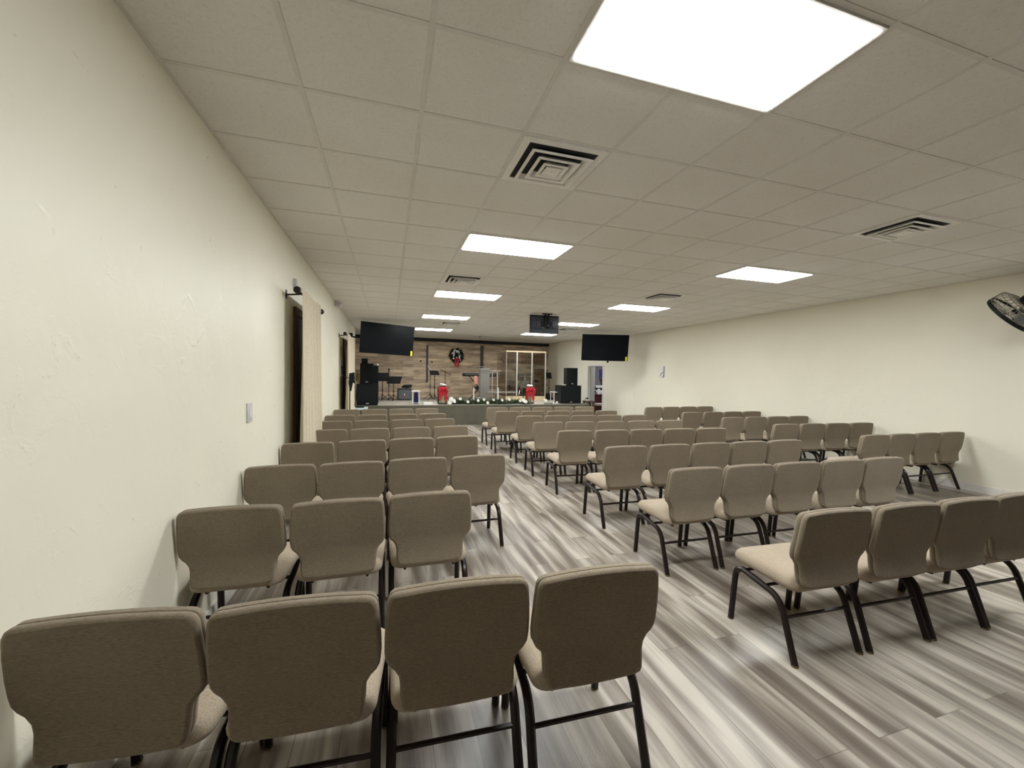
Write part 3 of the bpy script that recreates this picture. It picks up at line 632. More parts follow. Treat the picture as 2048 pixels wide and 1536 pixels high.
# right stack
_, d0, d1, z4 = cab('subwoofer', 'big black subwoofer at the right end of the stage', 1122.5, 1163, 771, 13.25, HS, .6, .0)
_, e0, e1, z5 = cab('loudspeaker', 'black loudspeaker on the right subwoofer', 1134.5, 1156, 736, 13.3, z4, .34)
m = MB(); m.box(-.09, .09, -.06, .06, 0, .03); q = at(1131, 770, 13.4); one('paper_stack', m, mPaper, 'small white paper stack on the right subwoofer', 'papers', (q.x, 13.45, z4+.001), smooth=0)
# music stands
def pole_base(mb, h, r=.012, legs=3, spread=.26):
    mb.tube([(0, 0, .05), (0, 0, h)], r, 8); mb.tube([(0, 0, h*.45), (0, 0, h*.55)], r*1.6, 8)
def legs_of(t, n=3, spread=.27, a0=.4, m_=None):
    for k in range(n):
        a = a0+2*PI*k/n; lg = MB(); lg.tube([(0, 0, .22), (spread*.6*math.cos(a), spread*.6*math.sin(a), .09), (spread*math.cos(a), spread*math.sin(a), .012)], .010, 6); lg.build('leg', m_ or mBlack, t)
def music_stand(u, vtop, vbot, Y, w_, label, tilt=35, yaw=0, skew=0):
    p = at(u, vbot, Y); h = p.z-HS
    t = thing('music_stand', label, 'music stand', (p.x, Y, HS), yaw, 'black music stands on the stage')
    m = MB(); pole_base(m, h+.05, .014); m.build('pole', mBlack, t); legs_of(t)
    hd = at(u, vtop, Y).z-p.z; a = math.radians(tilt); Ld = hd/max(.2, math.cos(a))
    d = MB()
    def dp(x, l, n): return (x+skew*l, l*math.sin(a)-n*math.cos(a), h+l*math.cos(a)+n*math.sin(a))
    d.hexa([dp(-w_/2, 0, 0), dp(w_/2, 0, 0), dp(w_/2, 0, -.012), dp(-w_/2, 0, -.012), dp(-w_/2, Ld, 0), dp(w_/2, Ld, 0), dp(w_/2, Ld, -.012), dp(-w_/2, Ld, -.012)])
    d.hexa([dp(-w_/2, 0, .05), dp(w_/2, 0, .05), dp(w_/2, 0, 0), dp(-w_/2, 0, 0), dp(-w_/2, .012, .05), dp(w_/2, .012, .05), dp(w_/2, .012, 0), dp(-w_/2, .012, 0)])
    d.build('desk', mBlack, t, 0)
    return t
music_stand(765, 745.5, 762, 15.5, .42, 'black music stand closest to the left speaker stack', 25)
music_stand(787, 753, 767, 15.3, .46, 'black music stand in front of the grey guitar amplifier', 40, 0, .22)
music_stand(869.5, 741, 749.5, 15.3, .36, 'black music stand with flat tilted desk behind the left lantern', 62, .35, .3)
music_stand(1098, 745, 757, 16.15, .24, 'small black music stand right of the drum shield', 15)
def mic_stand(u, vtop, Y, label, boom=None, m_=None):
    p = at(u, vtop, Y); h = p.z-HS
    t = thing('microphone_stand', label, 'microphone stand', (p.x, Y, HS), 0, 'microphone stands on the stage')
    m = MB(); pole_base(m, h, .011); m.build('pole', mBlack, t); legs_of(t, 3, .25, 1.1)
    if boom:
        (ua, va), (ub, vb) = boom; a, b = at(ua, va, Y-.03)-Vector((p.x, Y, HS)), at(ub, vb, Y-.03)-Vector((p.x, Y, HS))
        m = MB(); m.tube([a, b], .010, 6); m.build('boom', m_ or mBlack, t)
    else:
        m = MB(); m.lathe([(.016, -.10), (.02, .0), (.03, .02), (.028, .06), (.0, .075)], (0, 0, h), 10); m.build('microphone', mBlack, t)
    return t
mic_stand(778, 741, 15.7, 'black microphone stand between the two left music stands')
mic_stand(860.5, 744, 15.95, 'black stand with silver slanted boom left of the left lantern', ((855, 732), (875.5, 754.5)), mAlu)
mic_stand(890.5, 742, 15.7, 'thin black boom stand rising behind the left lantern', ((880, 739), (903, 750.5)))
# guitar amp with bag on top
x0, x1, zt = span(795, 823, 777, 15.5); W = x1-x0; H = zt-HS
t = thing('guitar_amplifier', 'grey guitar amplifier against the wood wall at left', 'amplifier', ((x0+x1)/2, 15.5, HS))
m = MB(); m.box(-W/2, W/2, .01, .28, .03, H, .015); m.build('cabinet', mBlack, t)
m = MB(); m.box(-W/2+.035, W/2-.02, 0, .012, .05, H-.04); m.build('grille_cloth', mAmp, t, 0)
m = MB(); m.box(-.012, .012, -.004, .001, H*.42, H*.56); m.build('logo', mPaper, t, 0)
m = MB(); m.box(-.02, .012, -.004, .001, H*.28, H*.40); m.build('logo_tail', mRed, t, 0)
m = MB(); m.tube([(-.10, .14, H-.01), (-.08, .14, H+.03), (.08, .14, H+.03), (.10, .14, H-.01)], .01, 6); m.build('carry_handle', mBlack, t)
m = MB(); m.ball((0, 0, .05), .16, 12, (1, .6, .42)); m.ball((.10, 0, .06), .09, 10, (1, .7, .7)); m.ball((-.12, .02, .03), .07, 10, (1, .7, .5)); q = at(811, 773, 15.64); one('cloth_bag', m, mBlack, 'slumped black bag lying on the grey amplifier', 'bag', (q.x+.05, 15.66, zt+.024))
# white framed stands with navy cloths
def white_stand(u0, u1, vt, vb, Y, label, lab2, ub0, ub1, vb0, vb1):
    x0, x1, zt = span(u0, u1, vt, Y); W = x1-x0; H = zt-HS
    t = thing('side_table', label, 'table', ((x0+x1)/2, Y, HS), 0, 'white framed side tables on the stage')
    m = MB(); m.box(-W/2-.03, W/2+.03, -.02, .34, H-.018, H, .003); m.build('tabletop', mWhite, t)
    for sx in (-1, 1):
        for y in (.005, .315):
            m = MB(); m.box(sx*W/2-.008, sx*W/2+.008, y-.008, y+.008, 0, H-.018); m.build('leg', mWhite, t, 0)
    m = MB(); m.box(-W/2, W/2, .308, .322, .03, .042); m.box(-W/2-.006, -W/2+.006, .005, .315, .03, .042); m.box(W/2-.006, W/2+.006, .005, .315, .03, .042); m.build('foot_rail', mWhite, t, 0)
    Yb = Y+.45; a0, a1, za = span(ub0, ub1, vb0, Yb); zb = at((ub0+ub1)/2, vb1, Yb).z; zb = HS+.001 if zb < HS+.08 else zb
    c_ = MB(); w2 = (a1-a0)/2; h2 = za-HS
    c_.hexa([(-w2*1.1, -.07, 0), (w2*1.1, -.07, 0), (w2*1.1, .07, 0), (-w2*1.1, .07, 0), (-w2*.85, -.04, h2), (w2*.75, -.04, h2), (w2*.75, .04, h2), (-w2*.85, .04, h2)])
    one('cloth_stack', c_, mNavy, lab2, 'cloth', ((a0+a1)/2, Yb+.04, HS+.001), 'navy cloth bundles', smooth=0)
white_stand(826, 839, 782, 808, 13.35, 'white framed side table on the stage left of the left lantern', 'navy blue bundle behind the left white side table', 828, 837, 785, 798)
white_stand(1108, 1118.5, 784, 806, 13.6, 'white framed side table left of the right subwoofer', 'navy blue bundle behind the right white side table', 1113.5, 1119.5, 786, 799)
m = MB(); m.box(-.14, .14, 0, .12, 0, .085, .004); q = S(855.5, 809.5); one('white_box', m, mWhite, 'plain white box on the stage edge left of left lantern', 'box', (q.x, 13.10, HS))
m = MB(); m.lathe([(.0, 0), (.045, 0), (.05, .01), (.04, .05), (.02, .07)], (0, 0, 0), 12); q = at(1115, 806, 13.45); one('small_cup', m, mGreyPl, 'small grey cup on the stage below the right side table', 'cup', (q.x, 13.50, HS))
# lanterns
def lantern(u0, u1, vt, Y, label, cl, bl, mirror=1):
    x0, x1, zt = span(u0, u1, vt, Y); W = x1-x0; H = (zt-HS)*.90
    t = thing('lantern', label, 'lantern', ((x0+x1)/2, Y+W/2, HS), 0, 'black candle lanterns on the stage edge')
    m = MB(); m.box(-W/2, W/2, -W/2, W/2, 0, .035, .006); m.build('base', mLantern, t)
    for sx in (-1, 1):
        for sy in (-1, 1):
            m = MB(); m.box(sx*(W/2-.012)-.011, sx*(W/2-.012)+.011, sy*(W/2-.012)-.011, sy*(W/2-.012)+.011, .035, H*.86); m.build('post', mLantern, t, 0)
    m = MB(); a = W/2; m.grid([[(-a, -a, H*.86), (a, -a, H*.86), (a, a, H*.86), (-a, a, H*.86)], [(-a, -a, H*.89), (a, -a, H*.89), (a, a, H*.89), (-a, a, H*.89)], [(-a*.45, -a*.45, H*.97), (a*.45, -a*.45, H*.97), (a*.45, a*.45, H*.97), (-a*.45, a*.45, H*.97)]], True); m.quad((-a*.45, -a*.45, H*.97), (a*.45, -a*.45, H*.97), (a*.45, a*.45, H*.97), (-a*.45, a*.45, H*.97)); m.build('roof', mLantern, t, 0)
    m = MB(); m.tube([(.06*math.cos(PI*k/8), 0, H*.97+.06*math.sin(PI*k/8)) for k in range(9)], .006, 6); m.build('ring_handle', mLantern, t)
    for y, s in ((-W/2+.006, 1), (W/2-.006, 1)):
        m = MB(); m.box(-W/2+.024, W/2-.024, y-.002, y+.002, .035, H*.86); m.build('glass_pane', mAcryl, t, 0)
    m = MB(); m.lathe([(.0, 0), (.058, 0), (.06, .01), (.057, H*.42), (.045, H*.44), (.0, H*.43)], (0, 0, 0), 16); m.tube([(0, 0, H*.43), (0, 0, H*.46)], .004, 6)
    one('candle', m, mCandle, cl, 'candle', ((x0+x1)/2, Y+W/2, HS+.036), 'candles inside the lanterns')
    b = thing('lantern_bow', bl, 'bow', ((x0+x1)/2, Y-.02, HS+H*.86), 0, 'red bows on the lanterns')
    m = MB()
    for s in (-1, 1):
        m.grid([[(s*W*.05, -.02, -.05), (s*W*.05, -.04, .0), (s*W*.05, -.02, .04)], [(s*W*.30, -.07, -.17), (s*W*.30, -.12, -.06), (s*W*.28, -.07, .05)], [(s*W*.52, -.04, -.20), (s*W*.56, -.07, -.09), (s*W*.50, -.03, .02)], [(s*W*.46, -.01, -.16), (s*W*.48, -.01, -.08), (s*W*.42, -.01, -.01)]])
    m.ball((0, -.05, -.04), .055, 8, (1.2, .8, 1)); m.grid([[(-W*.46, -.02, .0), (-W*.15, -.035, .0), (W*.15, -.035, .0), (W*.46, -.02, .0)], [(-W*.47, -.03, -.14), (-W*.15, -.05, -.14), (W*.15, -.05, -.14), (W*.47, -.03, -.14)], [(-W*.40, -.02, -.26), (-W*.12, -.035, -.25), (W*.16, -.035, -.22), (W*.44, -.02, -.28)]]); m.build('loop', mRed, b)
    for s, L in ((-1, .36), (1, .40)):
        m = MB(); m.grid([[(s*W*.02, -.03, -.05), (s*W*.30, -.03, -.09)], [(s*W*.10, -.05, -.2), (s*W*.46, -.05, -.2)], [(s*W*.20, -.03, -.2-L*.35), (s*W*.50, -.03, -.2-L*.35)], [(s*W*.26, -.04, -.2-L*.5), (s*W*.40, -.04, -.2-L*.62)]]); m.build('tail', mRed, b)
    m = MB(); m.ball((0, .06, .09), W*.34, 10, (1.05, .8, .42)); m.ball((-.05, .02, .12), W*.18, 8, (1, .8, .5)); m.ball((.06, .03, .09), W*.2, 8, (1, .8, .5)); m.build('fleece_trim', mSnow, b)
lantern(877, 894.5, 766, 13.35, 'black candle lantern with red bow left of the garland', 'ivory pillar candle inside the left lantern', 'large red bow with white fleece on the left lantern')
lantern(1051.5, 1068.5, 768, 13.4, 'black candle lantern with red bow in front of the drums', 'ivory pillar candle inside the right lantern', 'large red bow with white fleece on the right lantern')
# garland
rnd = random.Random(3)
q0, q1 = S(899, 806), S(1046, 806)
gx0, gx1 = q0.x, q1.x; Lg = gx1-gx0
def gpt(t): return Vector((gx0+Lg*t, 13.32+.05*math.sin(t*17), HS+.055+.02*math.sin(t*23)))
m = MB(); m.tube([gpt(k/60) for k in range(61)], .018, 6)
for k in range(170):
    m.leafy(gpt(rnd.random()), .085, 22, .10, rnd, (1.2, 1, .75))
for v in range(len(m.v)):
    x, y, z = m.v[v]; m.v[v] = (x, max(y, 13.06), max(z, HS+.004))
one('garland', m, mGreen, 'green needle garland along the stage edge between the lanterns', 'garland', smooth=0)
def flower_proto():
    t = thing('white_flower', 'x', 'flower'); rr = random.Random(5)
    for k in range(6):
        a = 2*PI*k/6; m = MB(); c_, s_ = math.cos(a), math.sin(a)
        def fp(l, w_, h): return (l*c_-w_*s_, l*s_+w_*c_, h)
        m.grid([[fp(.006, -.01, .004), fp(.006, .01, .004)], [fp(.025, -.022, .022), fp(.025, .022, .022)], [fp(.042, -.020, .036), fp(.042, .020, .036)], [fp(.050, -.006, .034), fp(.050, .006, .034)]]); m.build('petal', mFlower, t)
    m = MB(); m.ball((0, 0, .022), .020, 8); m.build('flower_center', mFlower, t)
    return t
fl0 = flower_proto(); first = True
FL = [(908, 801, 'third white flower from the left lantern, low on the garland'), (920.5, 798, 'small white flower at the upper left of the garland'), (935, 804, 'white flower on the garland left of the grey pulpit'), (955.5, 801.5, 'white flower on the garland just left of grey pulpit foot'),
      (967, 799.5, 'white flower on the garland right in front of the grey pulpit'), (974.5, 808, 'lowest white flower hanging over the stage edge'), (986, 800, 'white flower on the garland just right of the grey pulpit'), (1003, 800.5, 'white flower on the garland right of the acrylic table middle'), (1018, 799, 'pale yellowish white flower on garland below the drum shield corner'),
      (1040, 802, 'white flower at the right end of the garland')]
for u, v, lab in FL:
    o = fl0 if first else copy_tree(fl0); first = False
    p = at(u, v, 13.22); o.location = (p.x, 13.20, max(p.z, HS+.05)); o.rotation_euler = (math.radians(72), 0, rnd.uniform(-.3, .3)); o['label'] = lab; o['group'] = 'white flowers on the garland'
big = [(903, 799, 1.5, 'topmost big white bloom right of the left lantern'), (907, 803.5, 1.3, 'big white bloom leaning right at the garland left end'), (901, 806.5, 1.5, 'lowest big white bloom beside the left lantern'), (1045.5, 802, 1.5, 'big white bloom left of the right lantern'), (1050.5, 804, 1.3, 'big white bloom touching the right lantern foot'),
       (1088, 801, 1.0, 'left white bloom on the grey tray right of right lantern'), (1091.5, 801, .9, 'right white bloom on the grey tray right of right lantern')]
for u, v, s_, lab in big:
    o = copy_tree(fl0); p = at(u, v, 13.15); o.location = (p.x, 13.14, max(p.z, HS+.06)); o.scale = (s_,)*3; o.rotation_euler = (math.radians(65), 0, rnd.uniform(-.6, .6)); o['label'] = lab; o['group'] = 'white blooms at the ends of the garland'
m = MB(); q = S(1089, 806.5); m.box(-.14, .14, -.05, .1, 0, .04, .006); one('tray', m, mGreyBox, 'small grey tray under two white blooms on the stage edge', 'tray', (q.x, 13.2, HS))
# wreath on the wood wall
p = at(913, 711, 16.95); yw = back_y(p.x)-.08
p = at(913, 711, yw); Rw = (at(928, 711, yw).x-at(898, 711, yw).x)/2*.82
t = thing('wreath', 'green wreath with silver baubles and red bow on wood wall', 'wreath', (p.x, yw, p.z))
m = MB()
for k in range(90):
    a = 2*PI*k/90; m.leafy((Rw*.64*math.cos(a), 0, Rw*.64*math.sin(a)), Rw*.42, 26, .12, rnd, (1, .35, 1))
m.leafy((0, .02, 0), Rw*.5, 260, .12, rnd, (1, .2, 1))
for v in range(len(m.v)):
    x, y, z = m.v[v]; m.v[v] = (x, min(y, .045), z)
m.tube([(Rw*.68*math.cos(2*PI*k/30), 0, Rw*.68*math.sin(2*PI*k/30)) for k in range(31)], .05, 6); m.build('greenery', mWreath, t, 0)
for k in range(22):
    a = rnd.uniform(0, 2*PI); r = Rw*rnd.uniform(.35, .95); m = MB(); m.ball((r*math.cos(a), -.13, r*math.sin(a)), rnd.uniform(.026, .044), 8); m.build('bauble', mSilver, t)
m = MB()
for s in (-1, 1):
    m.grid([[(0, -.12, -Rw*.55), (0, -.14, -Rw*.7)], [(s*.10, -.16, -Rw*.45), (s*.11, -.17, -Rw*.72)], [(s*.16, -.12, -Rw*.5), (s*.16, -.12, -Rw*.66)]])
m.ball((0, -.14, -Rw*.62), .05, 8)
for s, L in ((-1, .30), (1, .34)): m.grid([[(s*.01, -.13, -Rw*.65), (s*.08, -.13, -Rw*.62)], [(s*.02, -.15, -Rw*.65-L*.6), (s*.10, -.14, -Rw*.65-L*.6)], [(s*.0, -.12, -Rw*.65-L), (s*.09, -.12, -Rw*.65-L*.9)]])
m.build('red_bow', mRed, t)
m = MB(); m.tube([(0, .02, Rw*.9), (0, .055, ZC-.14-p.z)], .006, 5); m.build('hanging_cord', mPaper, t)
for u, v, lab in ((842, 722, 'left of two small dark hooks on the wood wall'), (864.5, 724, 'right of two small dark hooks on the wood wall')):
    q = at(u, v, 16.95); m = MB(); m.lathe([(.03, 0), (.03, .02), (.015, .05), (.03, .07), (.0, .08)], (0, 0, 0), 10, (0, -1, 0)); one('wall_hook', m, mLantern, lab, 'hook', (q.x, back_y(q.x), q.z), 'wall hooks')
for u0, u1, va, vb, lab in ((853.6, 856.6, 690, 765, 'tall dark vertical bar on the wood wall left of wreath'), (965, 970, 690, 760, 'dark vertical bar on the wood wall behind the grey pulpit')):
    a, b = at(u0, va, 16.95), at(u1, vb, 16.95); m = MB(); w_ = b.x-a.x; m.box(-w_/2, w_/2, -.05, 0, 0, a.z-b.z, .006); m.box(-w_*.3, w_*.3, -.056, -.05, .03, a.z-b.z-.03)
    one('wall_bar', m, mSlate, lab, 'wall bar', ((a.x+b.x)/2, back_y((a.x+b.x)/2)-.002, b.z), 'dark bars on the wood wall')
# keyboard
x0, x1, zt = span(927, 993, 746.5, 15.4); W = x1-x0; zb = at(960, 753, 15.4).z
t = thing('keyboard', 'long black keyboard on a stand behind the grey pulpit', 'keyboard', ((x0+x1)/2, 15.4, HS)); h = zb-HS; hk = zt-zb
m = MB(); m.box(-W/2, W/2, 0, .30, h, h+hk, .025); m.build('case', mBlack, t)
m = MB(); m.box(-W/2+.06, W/2-.06, .17, .29, h+hk, h+hk+.008); m.build('keys', mWhite, t, 0)
m = MB(); m.box(-W/2+.05, W/2-.05, -.004, .0, h+hk*.45, h+hk*.6); m.build('rear_panel_strip', mGreyBox, t, 0)
for s in (-1, 1):
    m = MB(); m.tube([(-s*W*.30, .15, .02), (s*W*.30, .15, h)], .016, 6); m.tube([(-s*W*.30, -.05, .014), (-s*W*.30, .35, .014)], .014, 6); m.tube([(s*W*.30, 0, h), (s*W*.30, .3, h)], .014, 6); m.build('stand_leg', mBlack, t)
m = MB(); q = at(952, 755, 15.3); L = q.z-at(952, 771, 15.3).z; m.grid([[(-.05, 0, 0), (.05, -.01, 0)], [(-.06, -.02, -L*.4), (.07, -.02, -L*.4)], [(-.07, -.01, -L*.7), (.08, -.02, -L*.75)], [(-.02, -.01, -L*1.1), (.04, -.01, -L*1.0)]])
one('pink_sash', m, mPink, 'pink sash hanging from the black keyboard left of pulpit', 'sash', (q.x, 15.36, zb+.02), smooth=60)
q = at(959, 797, 15.7); t = thing('keyboard_bench', 'dark keyboard bench half hidden behind the grey pulpit', 'bench', (q.x+.1, 15.9, HS))
m = MB(); m.box(-.25, .25, -.15, .15, .42, .50, .02); m.build('cushion', mBlack, t)
for s in (-1, 1): m = MB(); m.tube([(-s*.2, 0, .02), (s*.2, 0, .42)], .014, 6); m.tube([(-s*.2, -.17, .014), (-s*.2, .17, .014)], .014, 6); m.build('leg', mBlack, t)
# pulpit
x0, x1, zt = span(961.5, 979.5, 739, 14.5); W = x1-x0; H = zt-HS
t = thing('pulpit', 'tall plain grey pulpit column behind the garland', 'pulpit', ((x0+x1)/2, 14.5, HS))
m = MB(); m.box(-W/2, W/2, 0, .30, 0, H, .004); m.build('column', mGreyBox, t)
m = MB(); m.hexa([(-W/2-.12, -.08, H+.02), (W/2+.03, -.08, H+.02), (W/2+.03, .34, H+.09), (-W/2-.12, .34, H+.09), (-W/2-.12, -.08, H+.035), (W/2+.03, -.08, H+.035), (W/2+.03, .34, H+.105), (-W/2-.12, .34, H+.105)]); m.build('reading_top', mAcryl, t, 0)
m = MB(); m.tube([(-W/2-.12, -.085, H+.028), (W/2+.03, -.085, H+.028)], .008, 6); m.tube([(-W/2-.12, .34, H+.1), (W/2-.05, .34, H+.1)], .008, 6); m.box(-W/2+.02, W/2-.02, .05, .25, H, H+.02); m.build('top_edge', mEdge, t)
# acrylic lectern and table
x0, x1, zt = span(982, 1003, 741.5, 14.75); W = x1-x0; H = zt-HS
t = thing('acrylic_lectern', 'clear acrylic lectern just right of the grey pulpit', 'lectern', ((x0+x1)/2, 14.75, HS))
m = MB(); m.box(-W/2, W/2, 0, .35, H-.015, H); m.build('top', mAcryl, t, 0)
m = MB(); m.tube([(-W/2, 0, H-.008), (W/2, 0, H-.008)], .011, 6); m.build('front_edge', mEdge, t)
for s in (-.55, .45): m = MB(); m.tube([(s*W*.5, .17, .01), (s*W*.5, .17, H-.016)], .022, 8); m.build('post', mEdge, t)
m = MB(); m.box(-W/2, W/2, .02, .33, 0, .012); m.build('base_plate', mAcryl, t, 0)
a, b = at(979, 776.5, 14.3), at(1029, 777, 14.3); Wt = b.x-a.x; H = at(1000, 784.5, 13.8).z-HS
t = thing('acrylic_table', 'clear acrylic communion table behind the garland', 'table', ((a.x+b.x)/2-.05, 13.85, HS))
m = MB(); m.box(-Wt/2, Wt/2, 0, .5, H-.014, H); m.build('tabletop', mAcryl, t, 0)
m = MB(); E4 = [(-Wt/2, 0, H-.007), (Wt/2, 0, H-.007), (Wt/2, .5, H-.007), (-Wt/2, .5, H-.007), (-Wt/2, 0, H-.007)]
for k in range(4): m.tube([E4[k], E4[k+1]], .0085, 6)
m.build('edge_trim', mEdge, t)
for sx in (-1, 1): m = MB(); m.box(sx*Wt*.36-.006, sx*Wt*.36+.006, .05, .45, 0, H-.014); m.build('leg_panel', mAcryl, t, 0)
for u, lab in ((948, 'white taper candle left of the grey pulpit'), (997, 'white taper candle in front of the clear acrylic lectern')):
    p = at(u, 775, 13.6); m = MB(); m.lathe([(.03, 0), (.03, .012), (.019, .02), (.018, p.z-HS-.01), (.0, p.z-HS)], (0, 0, 0), 10); one('taper_candle', m, mWhite, lab, 'candle', (p.x, 13.62, HS), 'white taper candles')
p = at(957, 797, 13.62); m = MB()
m.tube([(-.06, 0, .0), (-.05, 0, .12), (-.08, 0, .19), (-.02, 0, .21), (.0, 0, .14)], .008, 6); m.tube([(-.02, 0, .21), (.06, 0, .20), (.07, 0, .12), (.02, 0, .09), (.06, 0, .0)], .008, 6)
one('wire_ornament', m, mSnow, 'small white bent wire ornament left of the pulpit foot', 'ornament', (p.x+.02, 13.66, HS))
# ------------------------------------------------------------------ drum shield and kit
YD = 15.0
x0, x1, ztop = span(1012.5, 1092.5, 702, YD); zdb = at(1050, 791.5, YD).z; W = x1-x0
if zdb < HS+.12: zdb = HS+.12
t = thing('drum_platform', 'pale wooden drum riser under the drum shield', 'drum riser', ((x0+x1)/2, YD, HS)); hb = zdb-HS
m = MB(); m.box(-W/2, W/2, 0, 1.55, 0, hb-.015); m.build('skirt', mMaple, t, 0)
m = MB(); m.box(-W/2+.001, W/2-.001, .001, 1.549, hb-.015, hb); m.build('deck', mDrum, t, 0)
t = thing('drum_shield', 'clear drum shield with aluminium posts and wooden top frame', 'drum shield', ((x0+x1)/2, YD, zdb)); H = ztop-zdb
us = [1012.5, 1034, 1064, 1092.5]; xs = [at(u, 745, YD).x-(x0+x1)/2 for u in us]; xs[0] = -W/2+.02; xs[-1] = W/2-.02
for k in range(3): m = MB(); m.box(xs[k]+.015, xs[k+1]-.015, .02, .028, .001, H-.06); m.build('panel', mPlexi, t, 0)
for s in (-1, 1): m = MB(); m.box(s*(W/2-.02)-.004, s*(W/2-.02)+.004, .05, 1.4, .001, H-.06); m.build('panel', mPlexi, t, 0)
for k, x in enumerate(xs): m = MB(); m.box(x-(.022 if k else .008), x+(.022 if k else .008), .005, .045, .001, H-.05); m.build('post', mAlu if k else mEdge, t, 0)
m = MB(); m.box(-W/2, W/2, .0, .05, H-.055, H); m.box(-W/2, -W/2+.05, .05, 1.5, H-.055, H); m.box(W/2-.05, W/2, .05, 1.5, H-.055, H); m.build('top_frame', mMaple, t, 0)
DX, DY, DZ = at(1050, 780, YD+.75).x, YD+.75, zdb+.001
def drum(name, label, c, r, d, axis, gr=None, head=mHead):
    t = thing(name, label, 'drum', (DX+c[0], DY+c[1], DZ), 0, gr); a = Vector(axis).normalized(); o = Vector((0, 0, c[2]))
    m = MB(); m.lathe([(r, -d/2), (r, d/2)], o, 24, a); m.build('shell', mDrum, t)
    for s in (-1, 1):
        m = MB(); m.lathe([(r+.004, -.012), (r+.014, -.012), (r+.014, .012), (r+.004, .012)], o+a*(s*d/2), 24, a); m.build('hoop', mChrome, t)
        m = MB(); m.lathe([(.0, .0), (r, .0)], o+a*(s*d/2), 24, a); m.build('drum_head', head, t)
    return t, o
t, o = drum('bass_drum', 'dark bass drum standing in the middle of the drum kit', (0, 0, .285), .26, .36, (0, -1, 0), None)
for s in (-1, 1): m = MB(); m.tube([(s*.24, -.1, .28), (s*.33, -.22, .0)], .012, 6); m.build('spur', mChrome, t)
t, o = drum('rack_tom', 'dark red rack tom above the bass drum on the left', (-.20, -.02, .70), .15, .20, (.1, -.35, 1), 'rack toms'); m = MB(); m.tube([(.17, 0, .56), (.12, 0, .64)], .012, 6); m.build('mount', mChrome, t)
t, o = drum('rack_tom', 'dark red rack tom above the bass drum on the right', (.18, -.02, .70), .15, .20, (-.1, -.35, 1), 'rack toms'); m = MB(); m.tube([(-.14, 0, .56), (-.10, 0, .64)], .012, 6); m.build('mount', mChrome, t)
t, o = drum('floor_tom', 'dark floor tom at the left of the drum kit', (-.50, .12, .38), .17, .38, (0, 0, 1), None)
for k in range(3): a = 2*PI*k/3+.5; m = MB(); m.tube([(.20*math.cos(a), .20*math.sin(a), .45), (.205*math.cos(a), .205*math.sin(a), .0)], .009, 6); m.build('leg', mChrome, t)
t, o = drum('snare_drum', 'snare drum at the right of the drum kit', (.50, .22, .55), .16, .14, (0, 0, 1), None); m = MB(); m.tube([(0, 0, .47), (0, 0, .2)], .014, 6); m.build('stand_pole', mChrome, t); legs_of(t, 3, .24, .2, mChrome)
def cymbal(label, c, h, r, tilt):
    t = thing('cymbal_stand', label, 'cymbal', (DX+c[0], DY+c[1], DZ), 0, 'cymbals of the drum kit')
    m = MB(); m.tube([(0, 0, .15), (0, 0, h)], .011, 6); m.build('pole', mChrome, t); legs_of(t, 3, .17, .9, mChrome)
    m = MB(); m.lathe([(.0, .035), (.03, .03), (.045, .015), (r*.6, .006), (r, -.008), (r, -.011), (.04, .008)], (0, 0, h), 24, tilt); m.build('cymbal_plate', mCymbal, t)
cymbal('crash cymbal at the far left of the drum kit', (-.50, -.28, 0), 1.0, .16, (.2, -.3, 1))
cymbal('ride cymbal high at the right of the drum kit', (.36, .25, 0), 1.12, .24, (-.2, -.3, 1))
cymbal('hi-hat cymbals at the far right of the drum kit', (.50, -.30, 0), .82, .14, (0, -.05, 1))
m = MB(); m.lathe([(.0, 0), (.16, 0), (.17, .03), (.15, .07), (.0, .08)], (0, 0, .45), 16); 
t = thing('drum_throne', 'round black stool behind the drum kit', 'stool', (DX+.1, DY+.55, DZ)); m.build('seat', mBlack, t); legs_of(t, 3, .24, .2, mChrome); m = MB(); m.tube([(0, 0, .15), (0, 0, .45)], .014, 6); m.build('pole', mChrome, t)
# wedge monitor right of the shield
q = S(1104, 799); m = MB(); m.hexa([(-.13, -.10, 0), (.20, -.10, 0), (.20, .14, 0), (-.13, .14, 0), (-.13, -.08, .26), (-.02, -.08, .26), (-.02, .10, .26), (-.13, .10, .26)])
o = one('wedge_monitor', m, mBlack, 'dark wedge floor monitor right of the drum riser', 'floor monitor', (6.22, 15.6, HS+.001), smooth=0)
# gold arrangement behind the left stack
q = at(717, 750, 14.75); t = thing('gold_arrangement', 'dried golden leaf arrangement half hidden behind the left speakers', 'plant', (q.x+.02, 14.95, HS))
m = MB(); m.lathe([(.0, 0), (.10, 0), (.13, .15), (.11, .42), (.07, .5), (.08, .52)], (0, 0, 0), 14); m.build('vase', mBrownWood, t)
m = MB(); hq = at(717, 745, 14.95).z-HS
for k in range(9): m.tube([(0, 0, .5), (rnd.uniform(-.1, .1), rnd.uniform(-.1, .1), hq+rnd.uniform(-.25, .05))], .006, 5)
for k in range(14): m.leafy((rnd.uniform(-.09, .09), rnd.uniform(-.1, .1), hq-.12+rnd.uniform(-.2, .1)), .10, 16, .12, rnd)
m.build('leaves', mGold, t, 0)
